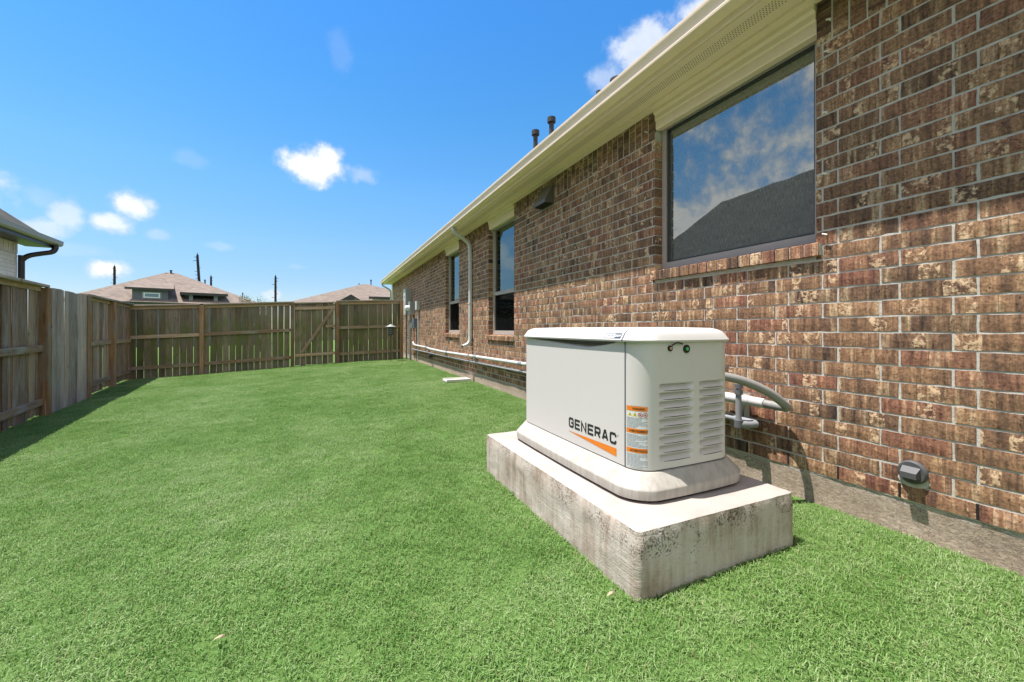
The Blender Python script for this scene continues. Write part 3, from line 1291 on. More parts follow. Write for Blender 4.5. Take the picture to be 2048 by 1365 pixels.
def lev(hx, hy, r, bow, z):
    return [(x, y_, z) for x, y_ in perim(hx, hy, r, bow)]


# base skirt
m = MB()
m.loft([lev(.322, .610, .12, .010, PZ + .012), lev(.332, .618, .125, .012, PZ + .015), lev(.335, .620, .125, .012, PZ + .052), lev(.3335, .619, .125, .012, PZ + .057), lev(.329, .616, .125, .012, PZ + .061),
        lev(.284, .585, .105, .008, PZ + .114), lev(.280, .582, .10, .008, PZ + .117), lev(.262, .565, .09, .008, PZ + .118)])
base_o = m.build('base_skirt', 'generator_base', gen, smooth=True)
m = MB()
m.loft([lev(.312, .604, .12, .010, PZ + .001), lev(.312, .604, .12, .010, PZ + .013)])
m.build('foot_gap', 'black_rubber', gen)
m = MB()
m.loft([lev(.266, .568, .093, .008, PZ + .117), lev(.266, .568, .093, .008, PZ + .124)])
m.build('shadow_gap', 'black_rubber', gen)


# enclosure
ZB0, ZB1 = -.612, -.052
zl = [ZB0 + (ZB1 - .06 - ZB0) * i / 12 for i in range(12)] + [ZB1 - .06 + .06 * i / 24 for i in range(25)]
base_p = perim(HX, HY, .09, .008, 18, 56)


def handle_recess(x, y_, z):
    """grip scooped out of the long near side under the lid"""
    if x > GCX - HX + .03:
        return x
    f = (2.47 - y_) / (2.47 - 1.50)
    if f <= 0 or f >= 1:
        return x
    a = min(1, f / .75) ** .8 if f < .75 else max(0, (1 - (f - .75) / .25)) ** .6
    edge = ZB1 - .046 * a
    if z <= edge:
        return x
    k = min(1, (z - edge) / max(.004, .022 * a))
    return x + .085 * a * k * k * (3 - 2 * k)


LCOLS = ((1.314, 1.524), (1.554, 1.736))
NL, LTOP_Z, LPITCH, LH = 9, -.238, .0385, .0330
for k in range(NL):
    zt = LTOP_Z - k * LPITCH
    zl += [zt, zt - LH * .06, zt - LH * .16, zt - LH * .28, zt - LH * .45, zt - LH * .65, zt - LH * .85, zt - LH * .985, zt - LH]
zl = sorted(set(round(z, 6) for z in zl))


def louvre_cell(x, y_, z):
    """(column, row, depth) of the scooped louvre that holds a point of the near end"""
    if y_ > GCY - HY + .06:
        return None
    for c_, (xa, xb) in enumerate(LCOLS):
        if xa <= x <= xb:
            g = (x - xa) / (xb - xa)
            ef = min(1, min(g, 1 - g) / .16)
            ef = ef * ef * (3 - 2 * ef)
            k = int(math.floor((LTOP_Z - z) / LPITCH + 1e-6))
            if 0 <= k < NL:
                f = (LTOP_Z - k * LPITCH - z) / LH
                if -1e-4 <= f <= 1.0001:
                    q = min(1, f / .28)
                    q = q * q * (3 - 2 * q)
                    d_ = q if f < .28 else (1 - (f - .28) / .72) * .93 + .07 * (1 - f) + (.10 if f < .99 else 0)
                    return c_, k, .0250 * min(1, d_) * ef
    return None


mencl, mlou = MB(), {}
grid = []
for z in zl:
    row = []
    for x, y_ in base_p:
        lc = louvre_cell(x, y_, z)
        row.append(((handle_recess(x, y_, z), y_ + (lc[2] if lc else 0), z), lc))
    grid.append(row)
npb = len(base_p)
mencl.v = [p for row in grid for p, _ in row]
for j in range(len(zl) - 1):
    for i in range(npb):
        i2 = (i + 1) % npb
        cs = [grid[j][i], grid[j][i2], grid[j + 1][i2], grid[j + 1][i]]
        keys = set((c[1][0], c[1][1]) if c[1] else None for c in cs)
        if len(keys) == 1 and None not in keys:
            m_ = mlou.setdefault(keys.pop(), MB())
            m_.add([c[0] for c in cs], [(0, 1, 2, 3)])
        else:
            mencl.face((j * npb + i, j * npb + i2, (j + 1) * npb + i2, (j + 1) * npb + i))
mencl.face(list(range(npb))[::-1])
mencl.face([(len(zl) - 1) * npb + i for i in range(npb)])


def weld(o, smooth_angle):
    bm = bmesh.new()
    bm.from_mesh(o.data)
    bmesh.ops.remove_doubles(bm, verts=bm.verts, dist=1e-5)
    loose = [v for v in bm.verts if not v.link_faces]
    bmesh.ops.delete(bm, geom=loose, context='VERTS')
    bmesh.ops.recalc_face_normals(bm, faces=bm.faces)
    bm.to_mesh(o.data)
    bm.free()
    o.data.shade_smooth()
    o.data.set_sharp_from_angle(angle=R(smooth_angle))


enc = mencl.build('enclosure', 'generator_paint', gen, smooth=True)
weld(enc, 40)
for key in sorted(mlou):
    lo_ = mlou[key].build('louvre', 'generator_paint', enc, smooth=True)
    weld(lo_, 60)
# panel seams
m = MB()
SEAM_Y = GCY - HY + .092
m.box(GCX - HX - .0062, GCX - HX + .006, SEAM_Y - .0016, SEAM_Y + .0016, ZB0, ZB1)
m.build('panel_seam', 'grey_ink', enc)
# lid
m = MB()
m.loft([lev(.268, .570, .085, .008, ZB1 - .004), lev(.286, .586, .10, .009, ZB1 - .006), lev(.288, .588, .10, .009, ZB1 + .002), lev(.281, .582, .10, .009, ZB1 + .014), lev(.272, .574, .098, .009, ZB1 + .030),
        lev(.262, .565, .095, .008, ZB1 + .042), lev(.245, .549, .09, .008, ZB1 + .051), lev(.222, .526, .08, .006, ZB1 + .056), lev(.12, .40, .05, .004, ZB1 + .060)])
lid = m.build('lid', 'generator_lid', gen, smooth=True)
m = MB()
ls = [(GCX - .288 - .0085, ZB1 - .004), (GCX - .2885 - .0085, ZB1 + .003), (GCX - .2815 - .0085, ZB1 + .014), (GCX - .2725 - .0085, ZB1 + .030), (GCX - .2625 - .0075, ZB1 + .042), (GCX - .2455 - .0065, ZB1 + .0512)]
m.loft([[(x - .0006, SEAM_Y + dy, z) for x, z in ls] + [(x + .004, SEAM_Y + dy, z) for x, z in reversed(ls)] for dy in (-.0007, .0007)])
m.build('lid_seam', 'grey_ink', lid)


# louvres on the near end
def face_y(x):
    hx = (x - GCX) / (1.13 if x > GCX else 1)
    return GCY - HY - .0096 * max(0, 1 - (hx / HX) ** 2)


for (xa, xb) in LCOLS:
    for k in range(NL):
        z = LTOP_Z - k * LPITCH - LH - .0004
        d = MB()
        q = []
        for i in range(9):
            x = xa + (xb - xa) * (.14 + .74 * i / 8)
            q += [(x, face_y(x) - .0006, z + .0016), (x, face_y(x) - .0006, z - .0018 * math.sin(math.pi * i / 8))]
        d.add(q, [(2 * i, 2 * i + 2, 2 * i + 3, 2 * i + 1) for i in range(8)])
        d.build('louvre_slot', 'black_rubber', enc)

# indicator lights and cable on the near end


def end_pt(px, py):
    d = ray(px, py)
    p = d * (1.36 / d.y)
    return Vector((p.x, face_y(p.x), p.z))


for (px, py, rr, led, nm) in ((1336, 697, .0125, 'led_amber', 'small'), (1368, 698, .0185, 'led_green', 'large')):
    p = end_pt(px, py)
    m = MB()
    m.disc(p + Vector((0, .002, 0)), rr, (0, -1, 0), .008)
    b = m.build('indicator_light', 'black_rubber', enc, smooth=True)
    m = MB()
    m.tube([p + Vector((0, -.004, 0)), p + Vector((0, -.009, 0)), p + Vector((0, -.0115, 0))], [rr * .46, rr * .46, rr * .25], 20)
    m.build('lens', led, b, smooth=True)
pa, pb, pc = end_pt(1339, 691), end_pt(1348, 685), end_pt(1360, 688)
m = MB()
m.tube([pa + Vector((0, -.006, 0)), (pa + pb) / 2 + Vector((0, -.012, .003)), pb + Vector((0, -.012, 0)), (pb + pc) / 2 + Vector((0, -.012, -.001)), pc + Vector((0, -.004, 0))], .0032, 8)
m.build('indicator_cable', 'black_rubber', enc, smooth=True)


# lettering on the long side (seen from -x: the word runs towards -y)
def side_x(y_, z=None):
    return GCX - HX - .008 * max(0, 1 - ((y_ - GCY) / HY) ** 2)


STROKES = {
    'G': [[(1, .72), (1, .86), (.86, 1), (.14, 1), (0, .86), (0, .14), (.14, 0), (.86, 0), (1, .14), (1, .5), (.5, .5)]],
    'E': [[(1, 1), (0, 1), (0, 0), (1, 0)], [(0, .5), (.9, .5)]],
    'N': [[(0, 0), (0, 1), (1, 0), (1, 1)]],
    'R': [[(0, 0), (0, 1), (.86, 1), (1, .88), (1, .6), (.86, .48), (0, .48)], [(.5, .48), (1, 0)]],
    'A': [[(0, 0), (.42, 1), (.58, 1), (1, 0)], [(.17, .3), (.83, .3)]],
    'C': [[(1, .70), (1, .86), (.86, 1), (.14, 1), (0, .86), (0, .14), (.14, 0), (.86, 0), (1, .14), (1, .30)]],
}


def stroke_word(m, word, place, cw, chh, gap, sw):
    x = 0
    lift = 0
    for ch in word:
        for pl in STROKES[ch]:
            pts = [Vector((x + sw / 2 + p[0] * (cw - sw), sw / 2 + p[1] * (chh - sw))) for p in pl]
            L, Rr = [], []
            for i, p in enumerate(pts):
                d0 = (p - pts[i - 1]).normalized() if i else (pts[1] - p).normalized()
                d1 = (pts[i + 1] - p).normalized() if i < len(pts) - 1 else d0
                n0, n1 = Vector((-d0.y, d0.x)), Vector((-d1.y, d1.x))
                nn_ = (n0 + n1)
                nn_ = nn_.normalized() if nn_.length > .2 else n0
                k = sw / 2 / max(.45, nn_.dot(n0))
                ext = d0 * (-sw / 2 if i == 0 else 0) + d1 * (sw / 2 if i == len(pts) - 1 else 0)
                if ch in 'GC' or (ch in 'AR' and pl[0][1] in (0, .48, .3)):
                    ext = Vector((0, 0))
                L.append(p + nn_ * k + ext)
                Rr.append(p - nn_ * k + ext)
            lift += 1
            vs = [place(q.x, q.y, lift % 3) for q in L] + [place(q.x, q.y, lift % 3) for q in Rr]
            n = len(L)
            m.add(vs, [(i, i + 1, n + i + 1, n + i) for i in range(n - 1)])
        x += cw + gap
    return x - gap


LY0, LY1, LZ = 1.905, 1.508, -.533
cw, chh, gap, sw = .0480, .054, .0100, .0112


def on_side(u, v, lift):
    y_ = LY0 - u
    return (side_x(y_) - .0008 - .00012 * lift, y_, LZ + v)


m = MB()
tot = stroke_word(m, 'GENERAC', on_side, cw, chh, gap, sw)
lettering = m.build('lettering', 'black_ink', enc)
lettering['label'] = 'black GENERAC lettering'
m = MB()
q0, q1 = LY0, LY0 - tot
n = 10
vs = []
for i in range(n + 1):
    f = i / n
    y_ = q0 + (q1 - q0) * f
    vs += [(side_x(y_) - .0008, y_, -.5545 + .016 * f * .4), (side_x(y_) - .0008, y_, -.5555 + .016 * f * .4 - .036 * f)]
m.add(vs, [(2 * i, 2 * i + 2, 2 * i + 3, 2 * i + 1) for i in range(n)])
m.build('logo_swoosh', 'orange_ink', enc)['label'] = 'orange wedge under the lettering'
m = MB()
m.tube([(side_x(1.49) - .0004, LY0 - tot - .010, LZ + .046), (side_x(1.49) - .0009, LY0 - tot - .010, LZ + .046)], .0035, 10)
m.build('registered_mark', 'grey_ink', enc)

# badge on the lid
BY0, BY1, BZ0, BZ1 = 1.585, 1.468, -.044, -.020


def lid_side(y_, z):
    zz = [ZB1 + .002, ZB1 + .014, ZB1 + .030, ZB1 + .042]
    hh = [.288, .281, .272, .262]
    return GCX - float(np.interp(z, zz, hh)) - .0088 * max(0, 1 - ((y_ - GCY) / .58) ** 2)


def quad_on(fn, m, a0, a1, z0, z1, lift, n=6):
    vs = []
    for i in range(n + 1):
        a = a0 + (a1 - a0) * i / n
        vs += [fn(a, z0, lift), fn(a, (z0 + z1) / 2, lift), fn(a, z1, lift)]
    m.add(vs, [(3 * i + k, 3 * i + 3 + k, 3 * i + 4 + k, 3 * i + 1 + k) for i in range(n) for k in (0, 1)])


def on_lid(a, z, lift):
    return (lid_side(a, z) - .0005 - lift * .0004, a, z)


badge = MB()
quad_on(on_lid, badge, BY0, BY1, BZ0, BZ1, 1)
bo = badge.build('badge', 'badge_dark', lid)
m = MB()
quad_on(on_lid, m, BY0 - .003, BY0 - .075, BZ0 + .003, BZ1 - .003, 2)
m.build('badge_field', 'label_white', bo)


def word_on(m, fn, txt, a_mid, z_base, size, bold=0.0, sx=1.0, lift=3, flip=-1):
    vs, fs = text_mesh(txt, size, bold, sx)
    m.add([fn(a_mid + flip * x, z_base + z, lift) for x, z in vs], fs)


m = MB()
word_on(m, on_lid, 'GUARDIAN', BY0 - .039, -.0355, .0125, .0002, 1.0)
m.build('badge_lettering', 'grey_ink', bo)
m = MB()
word_on(m, on_lid, '24kW', BY0 - .096, -.036, .0145, .0005, 1.05)
m.build('badge_rating', 'label_white', bo)


# warning label wrapped round the near left corner
ARC_R = .09
ACX, ACY = GCX - HX + ARC_R, GCY - HY + ARC_R


def on_corner(s_, z, lift):
    """s_ = arc length from the seam towards the louvred end"""
    a = R(180) + s_ / ARC_R
    r_ = ARC_R + .0016 + lift * .0005
    return (ACX + r_ * math.cos(a), ACY + r_ * math.sin(a), z)


S0, S1, LT, LB = .006, .104, -.338, -.604
m = MB()
quad_on(on_corner, m, S0 - .0012, S1 + .0012, LB - .0012, LT + .0012, 0, 14)
lab = m.build('warning_label', 'grey_ink', enc)
m = MB()
quad_on(on_corner, m, S0, S1, LB, LT, 1, 14)
m.build('label_field', 'label_white', lab)
HEAD = [('WARNING', LT), ('AVERTISSEMENT', -.435), ('ADVERTENCIA', -.520)]
hw = MB()
tx = MB()
for word, zt in HEAD:
    hd = MB()
    quad_on(on_corner, hd, S0, S1, zt - .020, zt, 2, 14)
    hd.build('label_header', 'orange_ink', lab)
    word_on(hw, on_corner, word, (S0 + S1) / 2 + .006, zt - .0145, .013, .0003, .85, 3, 1)
hw.build('header_lettering', 'black_ink', lab)
rs = random.Random(5)
ends = [-.435, -.520, LB]
for bi, (word, zt) in enumerate(HEAD):
    z = zt - (.050 if bi == 0 else .026)
    while z > ends[bi] + .005:
        s_ = S0 + .003
        lim = S1 - .004 - (rs.random() * .05 if rs.random() < .35 else 0)
        while s_ < lim:
            L = min(rs.uniform(.006, .02), lim - s_)
            quad_on(on_corner, tx, s_, s_ + L, z - .0016, z, 2, 3)
            s_ += L + .0016
        z -= .0052
tx.build('label_text', 'grey_ink', lab)
ic = MB()
icr = MB()
icb = MB()
for k, c in enumerate((.018, .041)):
    zc = LT - .037
    ic.add([on_corner(S0 + c - .011 + .0, zc - .008, 2), on_corner(S0 + c + .011, zc - .008, 2), on_corner(S0 + c, zc + .012, 2)], [(0, 1, 2)])
    icb.add([on_corner(S0 + c - .0016, zc - .004, 3), on_corner(S0 + c + .0016, zc - .004, 3), on_corner(S0 + c + .0012, zc + .005, 3), on_corner(S0 + c - .0012, zc + .005, 3)], [(0, 1, 2, 3)])
for k, c in enumerate((.063, .084)):
    zc = LT - .036
    n = 18
    ri, ro = .0075, .0100
    vs = [on_corner(S0 + c + rr * math.cos(2 * math.pi * i / n), zc + rr * math.sin(2 * math.pi * i / n), 2) for i in range(n) for rr in (ri, ro)]
    icr.add(vs, [(2 * i, 2 * i + 1, (2 * i + 3) % (2 * n), (2 * i + 2) % (2 * n)) for i in range(n)])
    icr.add([on_corner(S0 + c - .007, zc + .0055, 3), on_corner(S0 + c - .0055, zc + .007, 3), on_corner(S0 + c + .007, zc - .0055, 3), on_corner(S0 + c + .0055, zc - .007, 3)], [(0, 1, 2, 3)])
    icb.add([on_corner(S0 + c - .004, zc - .003, 2), on_corner(S0 + c + .004, zc - .003, 2), on_corner(S0 + c + .003, zc + .003, 2), on_corner(S0 + c - .003, zc + .002, 2)], [(0, 1, 2, 3)])
ic.build('hazard_triangle', 'yellow_ink', lab)
icr.build('prohibition_ring', 'red_ink', lab)
icb.build('pictogram', 'black_ink', lab)

# ------------------------------------------------------------------ conduits along the wall
up = tag(empty('power_conduit'), 'pale upper conduit running low along the brick wall to the generator', 'conduit')
UX = W - .062
upts = [(UX, 12.35, -.40), (UX, 12.25, -.455), (UX, 12.0, -.478), (UX, 10.6, -.484), (UX, 10.1, -.505), (UX, 8.9, -.512), (UX, 7.0, -.488), (UX, 5.0, -.466), (UX, 3.0, -.452), (UX, 1.68, -.445)]
m = MB()
m.tube(upts, .026, 14)
m.build('pipe', 'pvc_white', up, smooth=True)
for yy, zz in ((10.6, -.484), (8.6, -.509), (6.75, -.486), (4.95, -.4655), (1.84, -.4455), (1.74, -.445)):
    m = MB()
    m.tube([(UX, yy - .05, zz), (UX, yy + .05, zz)], .0315, 14)
    m.build('coupling', 'pvc_white' if yy < 2 else 'pvc_grey', up, smooth=True)
m = MB()
m.tube([(UX, 1.70, -.445), (UX, 1.65, -.446), (UX, 1.60, -.447)], .0295, 16)
m.build('connector', 'pvc_white', up, smooth=True)


def strut(y_, z0_, z1_):
    m = MB()
    for a in (-.020, .012):
        m.box(W - .040, W - .001, y_ + a, y_ + a + .008, z0_, z1_)
    m.box(W - .006, W - .0005, y_ - .012, y_ + .012, z0_, z1_)
    o = m.build('strut_bracket', 'metal_light', up)
    return o


for yy in (1.76, 4.75, 6.85, 8.85, 10.5):
    strut(yy, -.63, -.415)
    m = MB()
    zz = float(np.interp(yy, [1.7, 3, 5, 7, 8.9, 10.6], [-.445, -.452, -.466, -.488, -.512, -.484]))
    m.tube([(UX, yy - .012, zz), (UX, yy + .012, zz)], .0295, 14)
    m.build('pipe_clamp', 'metal_grey', up, smooth=True)

lp = tag(empty('gas_pipe'), 'thinner grey lower pipe running below the pale conduit', 'pipe')
LX = W - .052
lpts = [(LX, 12.6, -.60), (LX, 12.1, -.612), (LX, 9.0, -.606), (LX, 5.0, -.575), (LX, 3.0, -.577), (LX, 1.70, -.577)]
m = MB()
m.tube(lpts, .0175, 12)
m.build('pipe', 'pvc_grey', lp, smooth=True)
for yy in (10.4, 8.3, 6.7, 4.95):
    zz = float(np.interp(yy, [5, 9, 12.1], [-.575, -.606, -.612]))
    m = MB()
    m.tube([(LX, yy - .035, zz), (LX, yy + .035, zz)], .022, 12)
    m.build('coupling', 'pvc_joint', lp, smooth=True)
# elbow at the end and riser in front
m = MB()
m.tube([(LX, 1.80, -.577), (LX, 1.71, -.577), (LX, 1.675, -.578), (LX - .012, 1.66, -.580), (LX - .05, 1.67, -.581), (LX - .105, 1.70, -.580)], .0245, 14)
m.build('elbow', 'pvc_grey', lp, smooth=True)
m = MB()
m.tube([(LX - .105, 1.70, -.60), (LX - .105, 1.70, -.545), (LX - .105, 1.70, -.40), (LX - .105, 1.70, -.33)], [.022, .017, .017, .017], 12)
m.build('riser', 'pvc_grey', lp, smooth=True)
for z0_, z1_, r_ in ((-.40, -.372, .0235), (-.362, -.335, .0235), (-.60, -.555, .025)):
    m = MB()
    m.tube([(LX - .105, 1.70, z0_), (LX - .105, 1.70, z1_)], r_, 12)
    m.build('fitting', 'pvc_joint', lp, smooth=True)

fx_ = tag(empty('flexible_conduit'), 'ribbed grey flexible hose looping from the wall pipe back to the generator', 'hose')
ctrl = [(UX, 1.62, -.446), (UX, 1.57, -.448), (UX, 1.515, -.450), (UX - .022, 1.462, -.444), (UX - .06, 1.447, -.422), (UX - .10, 1.450, -.395), (UX - .17, 1.475, -.345), (UX - .30, 1.53, -.285), (UX - .42, 1.60, -.255), (UX - .52, 1.66, -.245), (UX - .66, 1.72, -.245)]


def catmull(P, n):
    P = [Vector(p) for p in P]
    P = [P[0] * 2 - P[1]] + P + [P[-1] * 2 - P[-2]]
    out = []
    for i in range(1, len(P) - 2):
        for k in range(n):
            t_ = k / n
            a, b, c, d = P[i - 1], P[i], P[i + 1], P[i + 2]
            out.append(.5 * ((2 * b) + (c - a) * t_ + (2 * a - 5 * b + 4 * c - d) * t_ ** 2 + (3 * b - a - 3 * c + d) * t_ ** 3))
    out.append(P[-2])
    return out


cp = catmull(ctrl, 20)
m = MB()
m.tube(cp, [(.0235 + (.0006 if i % 2 else -.0004)) for i in range(len(cp))], 16)
m.build('hose', 'flex_grey', fx_, smooth=True)

# round outlet on the brickwork
oc = tag(empty('wall_outlet'), 'round dark grey weather cap on the brick wall near the foundation', 'outlet')
c = Vector((W, .945, -.655))
m = MB()
m.tube([c + Vector((.004, 0, 0)), c + Vector((-.012, 0, 0)), c + Vector((-.020, 0, 0))], [.053, .053, .047], 28)
m.build('cover', 'outlet_grey', oc, smooth=True)
m = MB()
m.loft([[(c.x - .020, c.y - .032 * k, c.z + .026), (c.x - .050, c.y - .028 * k, c.z + .004), (c.x - .050, c.y - .028 * k, c.z - .022), (c.x - .020, c.y - .032 * k, c.z - .022)] for k in (-1, 1)])
m.build('flap', 'outlet_grey', oc)
m = MB()
pts_ = []
for i in range(20):
    a = 2 * math.pi * i / 20
    rr = .054 + .008 * mnoise.noise(Vector((math.cos(a) * 2, math.sin(a) * 2, 3))) + (.022 if math.sin(a) < -.5 else 0)
    pts_.append((0, rr * math.cos(a), rr * math.sin(a)))
m.loft([[(c.x + .004, c.y + p[1], c.z + p[2]) for p in pts_], [(c.x - .001, c.y + p[1] * .94, c.z + p[2] * .94) for p in pts_]])
m.build('mortar_patch', 'mortar', oc)

# little light clips screwed along the joints beside the big window
clip_rows = [(1659, 40), (1655, 104), (1652, 226), (1651, 349), (1651, 470), (1293, 265)]
where = ['topmost of the clips right of the large window', 'second clip from the top right of the large window', 'third clip from the top right of the large window',
         'fourth clip from the top right of the large window', 'lowest of the clips right of the large window', 'lone clip on the soldier bricks left of the large window']
for (px, py), wl in zip(clip_rows, where):
    d = ray(px, py)
    p = d * ((W - .012) / d.x)
    m = MB()
    m.tube([(W + .005, p.y, p.z), (W - .022, p.y + .002, p.z + .002)], .0035, 8)
    m.tube([(W - .020, p.y + .012, p.z + .006), (W - .020, p.y - .012, p.z - .003)], .0045, 8)
    tag(m.build('light_clip', 'clip_white'), 'small white plastic ' + wl, 'clip', 'clips on the brick wall')

# ------------------------------------------------------------------ electrical boxes at the far end of the wall
mc = tag(empty('meter_cabinet'), 'tall grey electric meter cabinet on the brick wall by the fence', 'cabinet')
m = MB()
m.box(2.27, W - .002, 12.90, 13.28, .43, 1.25)
m.build('body', 'metal_grey', mc)
m = MB()
m.box(2.262, 2.2695, 12.91, 13.27, .44, 1.24)
m.build('door', 'metal_light', mc)
m = MB()
m.box(2.2605, 2.2615, 13.02, 13.12, .96, 1.02)
m.build('name_plate', 'badge_dark', mc)
bx = tag(empty('meter_box'), 'smaller grey meter box in front of the tall cabinet', 'meter')
m = MB()
m.box(2.31, W - .002, 12.42, 12.72, .42, .82)
m.build('body', 'metal_grey', bx)
m = MB()
m.tube([(2.31, 12.58, .62), (2.24, 12.58, .62), (2.20, 12.58, .62), (2.185, 12.58, .62)], [.085, .085, .075, .04], 18)
m.build('meter_dome', 'label_white', bx, smooth=True)
sb = tag(empty('junction_box'), 'small pale grey junction box right of the meter', 'junction box')
m = MB()
m.box(2.36, W - .002, 11.68, 11.92, .54, .79)
m.build('body', 'metal_light', sb)
m = MB()
m.tube([(W - .03, 11.74, .54), (W - .03, 11.74, -.72)], .014, 10)
m.build('cable', 'metal_light', sb, smooth=True)
db = tag(empty('disconnect_box'), 'dark blue grey disconnect box below the meter', 'switch box')
m = MB()
m.box(2.33, W - .002, 11.95, 12.22, .02, .30)
m.build('body', 'metal_blue', db)
m = MB()
m.box(2.29, 2.3295, 12.08, 12.20, .03, .18)
m.build('switch', 'metal_grey', db)
for nm, xx, yy, z0_, z1_, r_, mt, lb in (('riser_pipe', 2.34, 12.52, -.97, .43, .03, 'pvc_grey', 'thick grey riser pipe from the lawn up to the meter box'),
                                         ('riser_pipe', 2.32, 13.05, -.97, .44, .026, 'pvc_joint', 'dark riser pipe from the lawn up to the tall cabinet'),
                                         ('ground_cable', W - .03, 12.0, -.95, .03, .010, 'pvc_joint', 'thin dark cable down the brick from the disconnect box'),
                                         ('ground_cable', W - .025, 11.86, -.95, .54, .008, 'pvc_white', 'thin pale cable down the brick from the junction box')):
    m = MB()
    m.tube([(xx, yy, z0_), (xx, yy, z1_)], r_, 10)
    tag(m.build(nm, mt, smooth=True), lb, 'pipe' if nm == 'riser_pipe' else 'cable')
m = MB()
m.box(W - .10, W - .002, 10.15, 10.27, -.72, -.655)
tag(m.build('hose_bib_box', 'dark_grey'), 'little dark box under the grey pipe on the far wall', 'utility box')

# splash block below the downspout
sp = MB()
x0, x1, y0_, y1_ = 1.97, 2.42, 7.10, 7.40
zg = gz(2.0) + .02
sp.box(x0, x1, y0_ + .03, y1_ - .03, zg, zg + .02)
sp.box(x0, x1, y0_, y0_ + .03, zg, zg + .042)
sp.box(x0, x1, y1_ - .03, y1_, zg, zg + .042)
sp.box(x1 - .03, x1 - .001, y0_ + .03, y1_ - .03, zg + .02, zg + .038)
tag(sp.build('splash_block', 'splash_white'), 'white splash block lying in the grass under the downspout', 'splash block')

# lantern on a stake in front of the back fence
la = tag(empty('garden_lantern'), 'dark lantern with a pale conical cap on a stake by the gate', 'lantern')
lx, ly = 1.78, 12.6
lz = gz(lx)
m = MB()
m.tube([(lx, ly, lz), (lx, ly, -.20)], .008, 8)
m.build('stake', 'pipe_dark', la)
m = MB()
m.tube([(lx, ly, -.20), (lx, ly, -.17), (lx, ly, .04), (lx, ly, .06)], [.05, .085, .085, .05], 18)
m.build('lamp_body', 'dark_grey', la, smooth=True)
for zz in (-.14, -.08, -.02):
    m = MB()
    m.tube([(lx, ly, zz), (lx, ly, zz + .012)], .091, 18)
    m.build('ring', 'metal_grey', la, smooth=True)
m = MB()
m.tube([(lx, ly, .055), (lx, ly, .062), (lx, ly, .12), (lx, ly, .135)], [.145, .15, .035, .012], 20)
m.build('cap', 'metal_grey', la, smooth=True)


# ------------------------------------------------------------------ fences
def picket_mesh(k, seed, length=1.80, wd=.139, th=.016):
    rs = random.Random(seed)
    m = MB()
    nz = 6
    ring = []
    bow = rs.uniform(-.006, .006)
    cup = rs.uniform(-.002, .003)
    for j in range(nz + 1):
        f = j / nz
        z = length * f
        dx = bow * math.sin(math.pi * f)
        tw = rs.uniform(-.0015, .0015)
        h_ = wd / 2
        c = .005
        ring.append([(-h_ + dx, -th / 2 + c + tw, z), (-h_ + c + dx, -th / 2 + tw, z), (dx, -th / 2 + cup, z), (h_ - c + dx, -th / 2 - tw, z), (h_ + dx, -th / 2 + c - tw, z),
                     (h_ + dx, th / 2 - c - tw, z), (h_ - c + dx, th / 2 - tw, z), (dx, th / 2 + cup, z), (-h_ + c + dx, th / 2 + tw, z), (-h_ + dx, th / 2 - c + tw, z)])
    m.loft(ring)
    return m


PK = {}


def picket(parent, base, ang, k, material, sx=1.0, sz=1.0):
    key = (k, material)
    if key not in PK:
        o = picket_mesh(k, 100 + k).build('picket', material)
        PK[key] = o.data
        bpy.data.objects.remove(o)
    o = bpy.data.objects.new('picket', PK[key])
    COL.objects.link(o)
    o.location = base
    o.rotation_euler = (rf_.uniform(-.004, .004), rf_.uniform(-.006, .006), ang)
    o.scale = (sx, 1, sz)
    o.parent = parent
    return o


rf_ = random.Random(3)
FY = 13.40
back = tag(empty('back_fence'), 'dark mossy wooden picket fence across the end of the lawn', 'fence')
gate = tag(empty('garden_gate'), 'wooden picket gate with a diagonal brace in the back fence', 'gate')
CORNER = (-4.47, FY)
bposts = [-4.50, -2.98, -.853, .345, 2.22]


def fz(x):
    return gz(x) + .02


def part_beam(parent, name, p0, p1, wd, ht, material):
    """beam with its own origin at p0 and local z along it so that the grain follows its length"""
    p0, p1 = Vector(p0), Vector(p1)
    d = p1 - p0
    m = MB()
    e = min(wd, ht) * .06
    prof = [(-wd / 2 + e, -ht / 2), (wd / 2 - e, -ht / 2), (wd / 2, -ht / 2 + e), (wd / 2, ht / 2 - e), (wd / 2 - e, ht / 2), (-wd / 2 + e, ht / 2), (-wd / 2, ht / 2 - e), (-wd / 2, -ht / 2 + e)]
    m.loft([[(a, b, z) for a, b in prof] for z in (0, d.length)])
    o = m.build(name, material, parent)
    zax = d.normalized()
    upv = Vector((0, 0, 1)) if abs(zax.z) < .9 else Vector((0, 1, 0))
    xax = zax.cross(upv).normalized()
    yax = zax.cross(xax).normalized()
    M = Matrix((xax, yax, zax)).transposed().to_4x4()
    M.translation = p0
    o.matrix_world = M
    return o


def fence_top(x):
    return gz(x) + .03 + 1.83


# pickets: their camera side is FY; posts and rails stand in front of them
def run_pickets(parent, xa, xb, z_lo, z_hi, gap, material, y_):
    x = xa
    while x + .06 < xb:
        wd = .139 * rf_.uniform(.975, 1.01)
        xc = x + wd / 2
        g = gz(xc)
        h0, h1 = z_lo(xc), z_hi(xc)
        picket(parent, (xc, y_ + rf_.uniform(-.002, .002), h0 + rf_.uniform(-.012, .012)), 0, rf_.randrange(8), material, min(wd, xb - x) / .139, (h1 - h0) / 1.80)
        x += wd + gap * rf_.choice((.55, .8, 1, 1.1, 1.4))


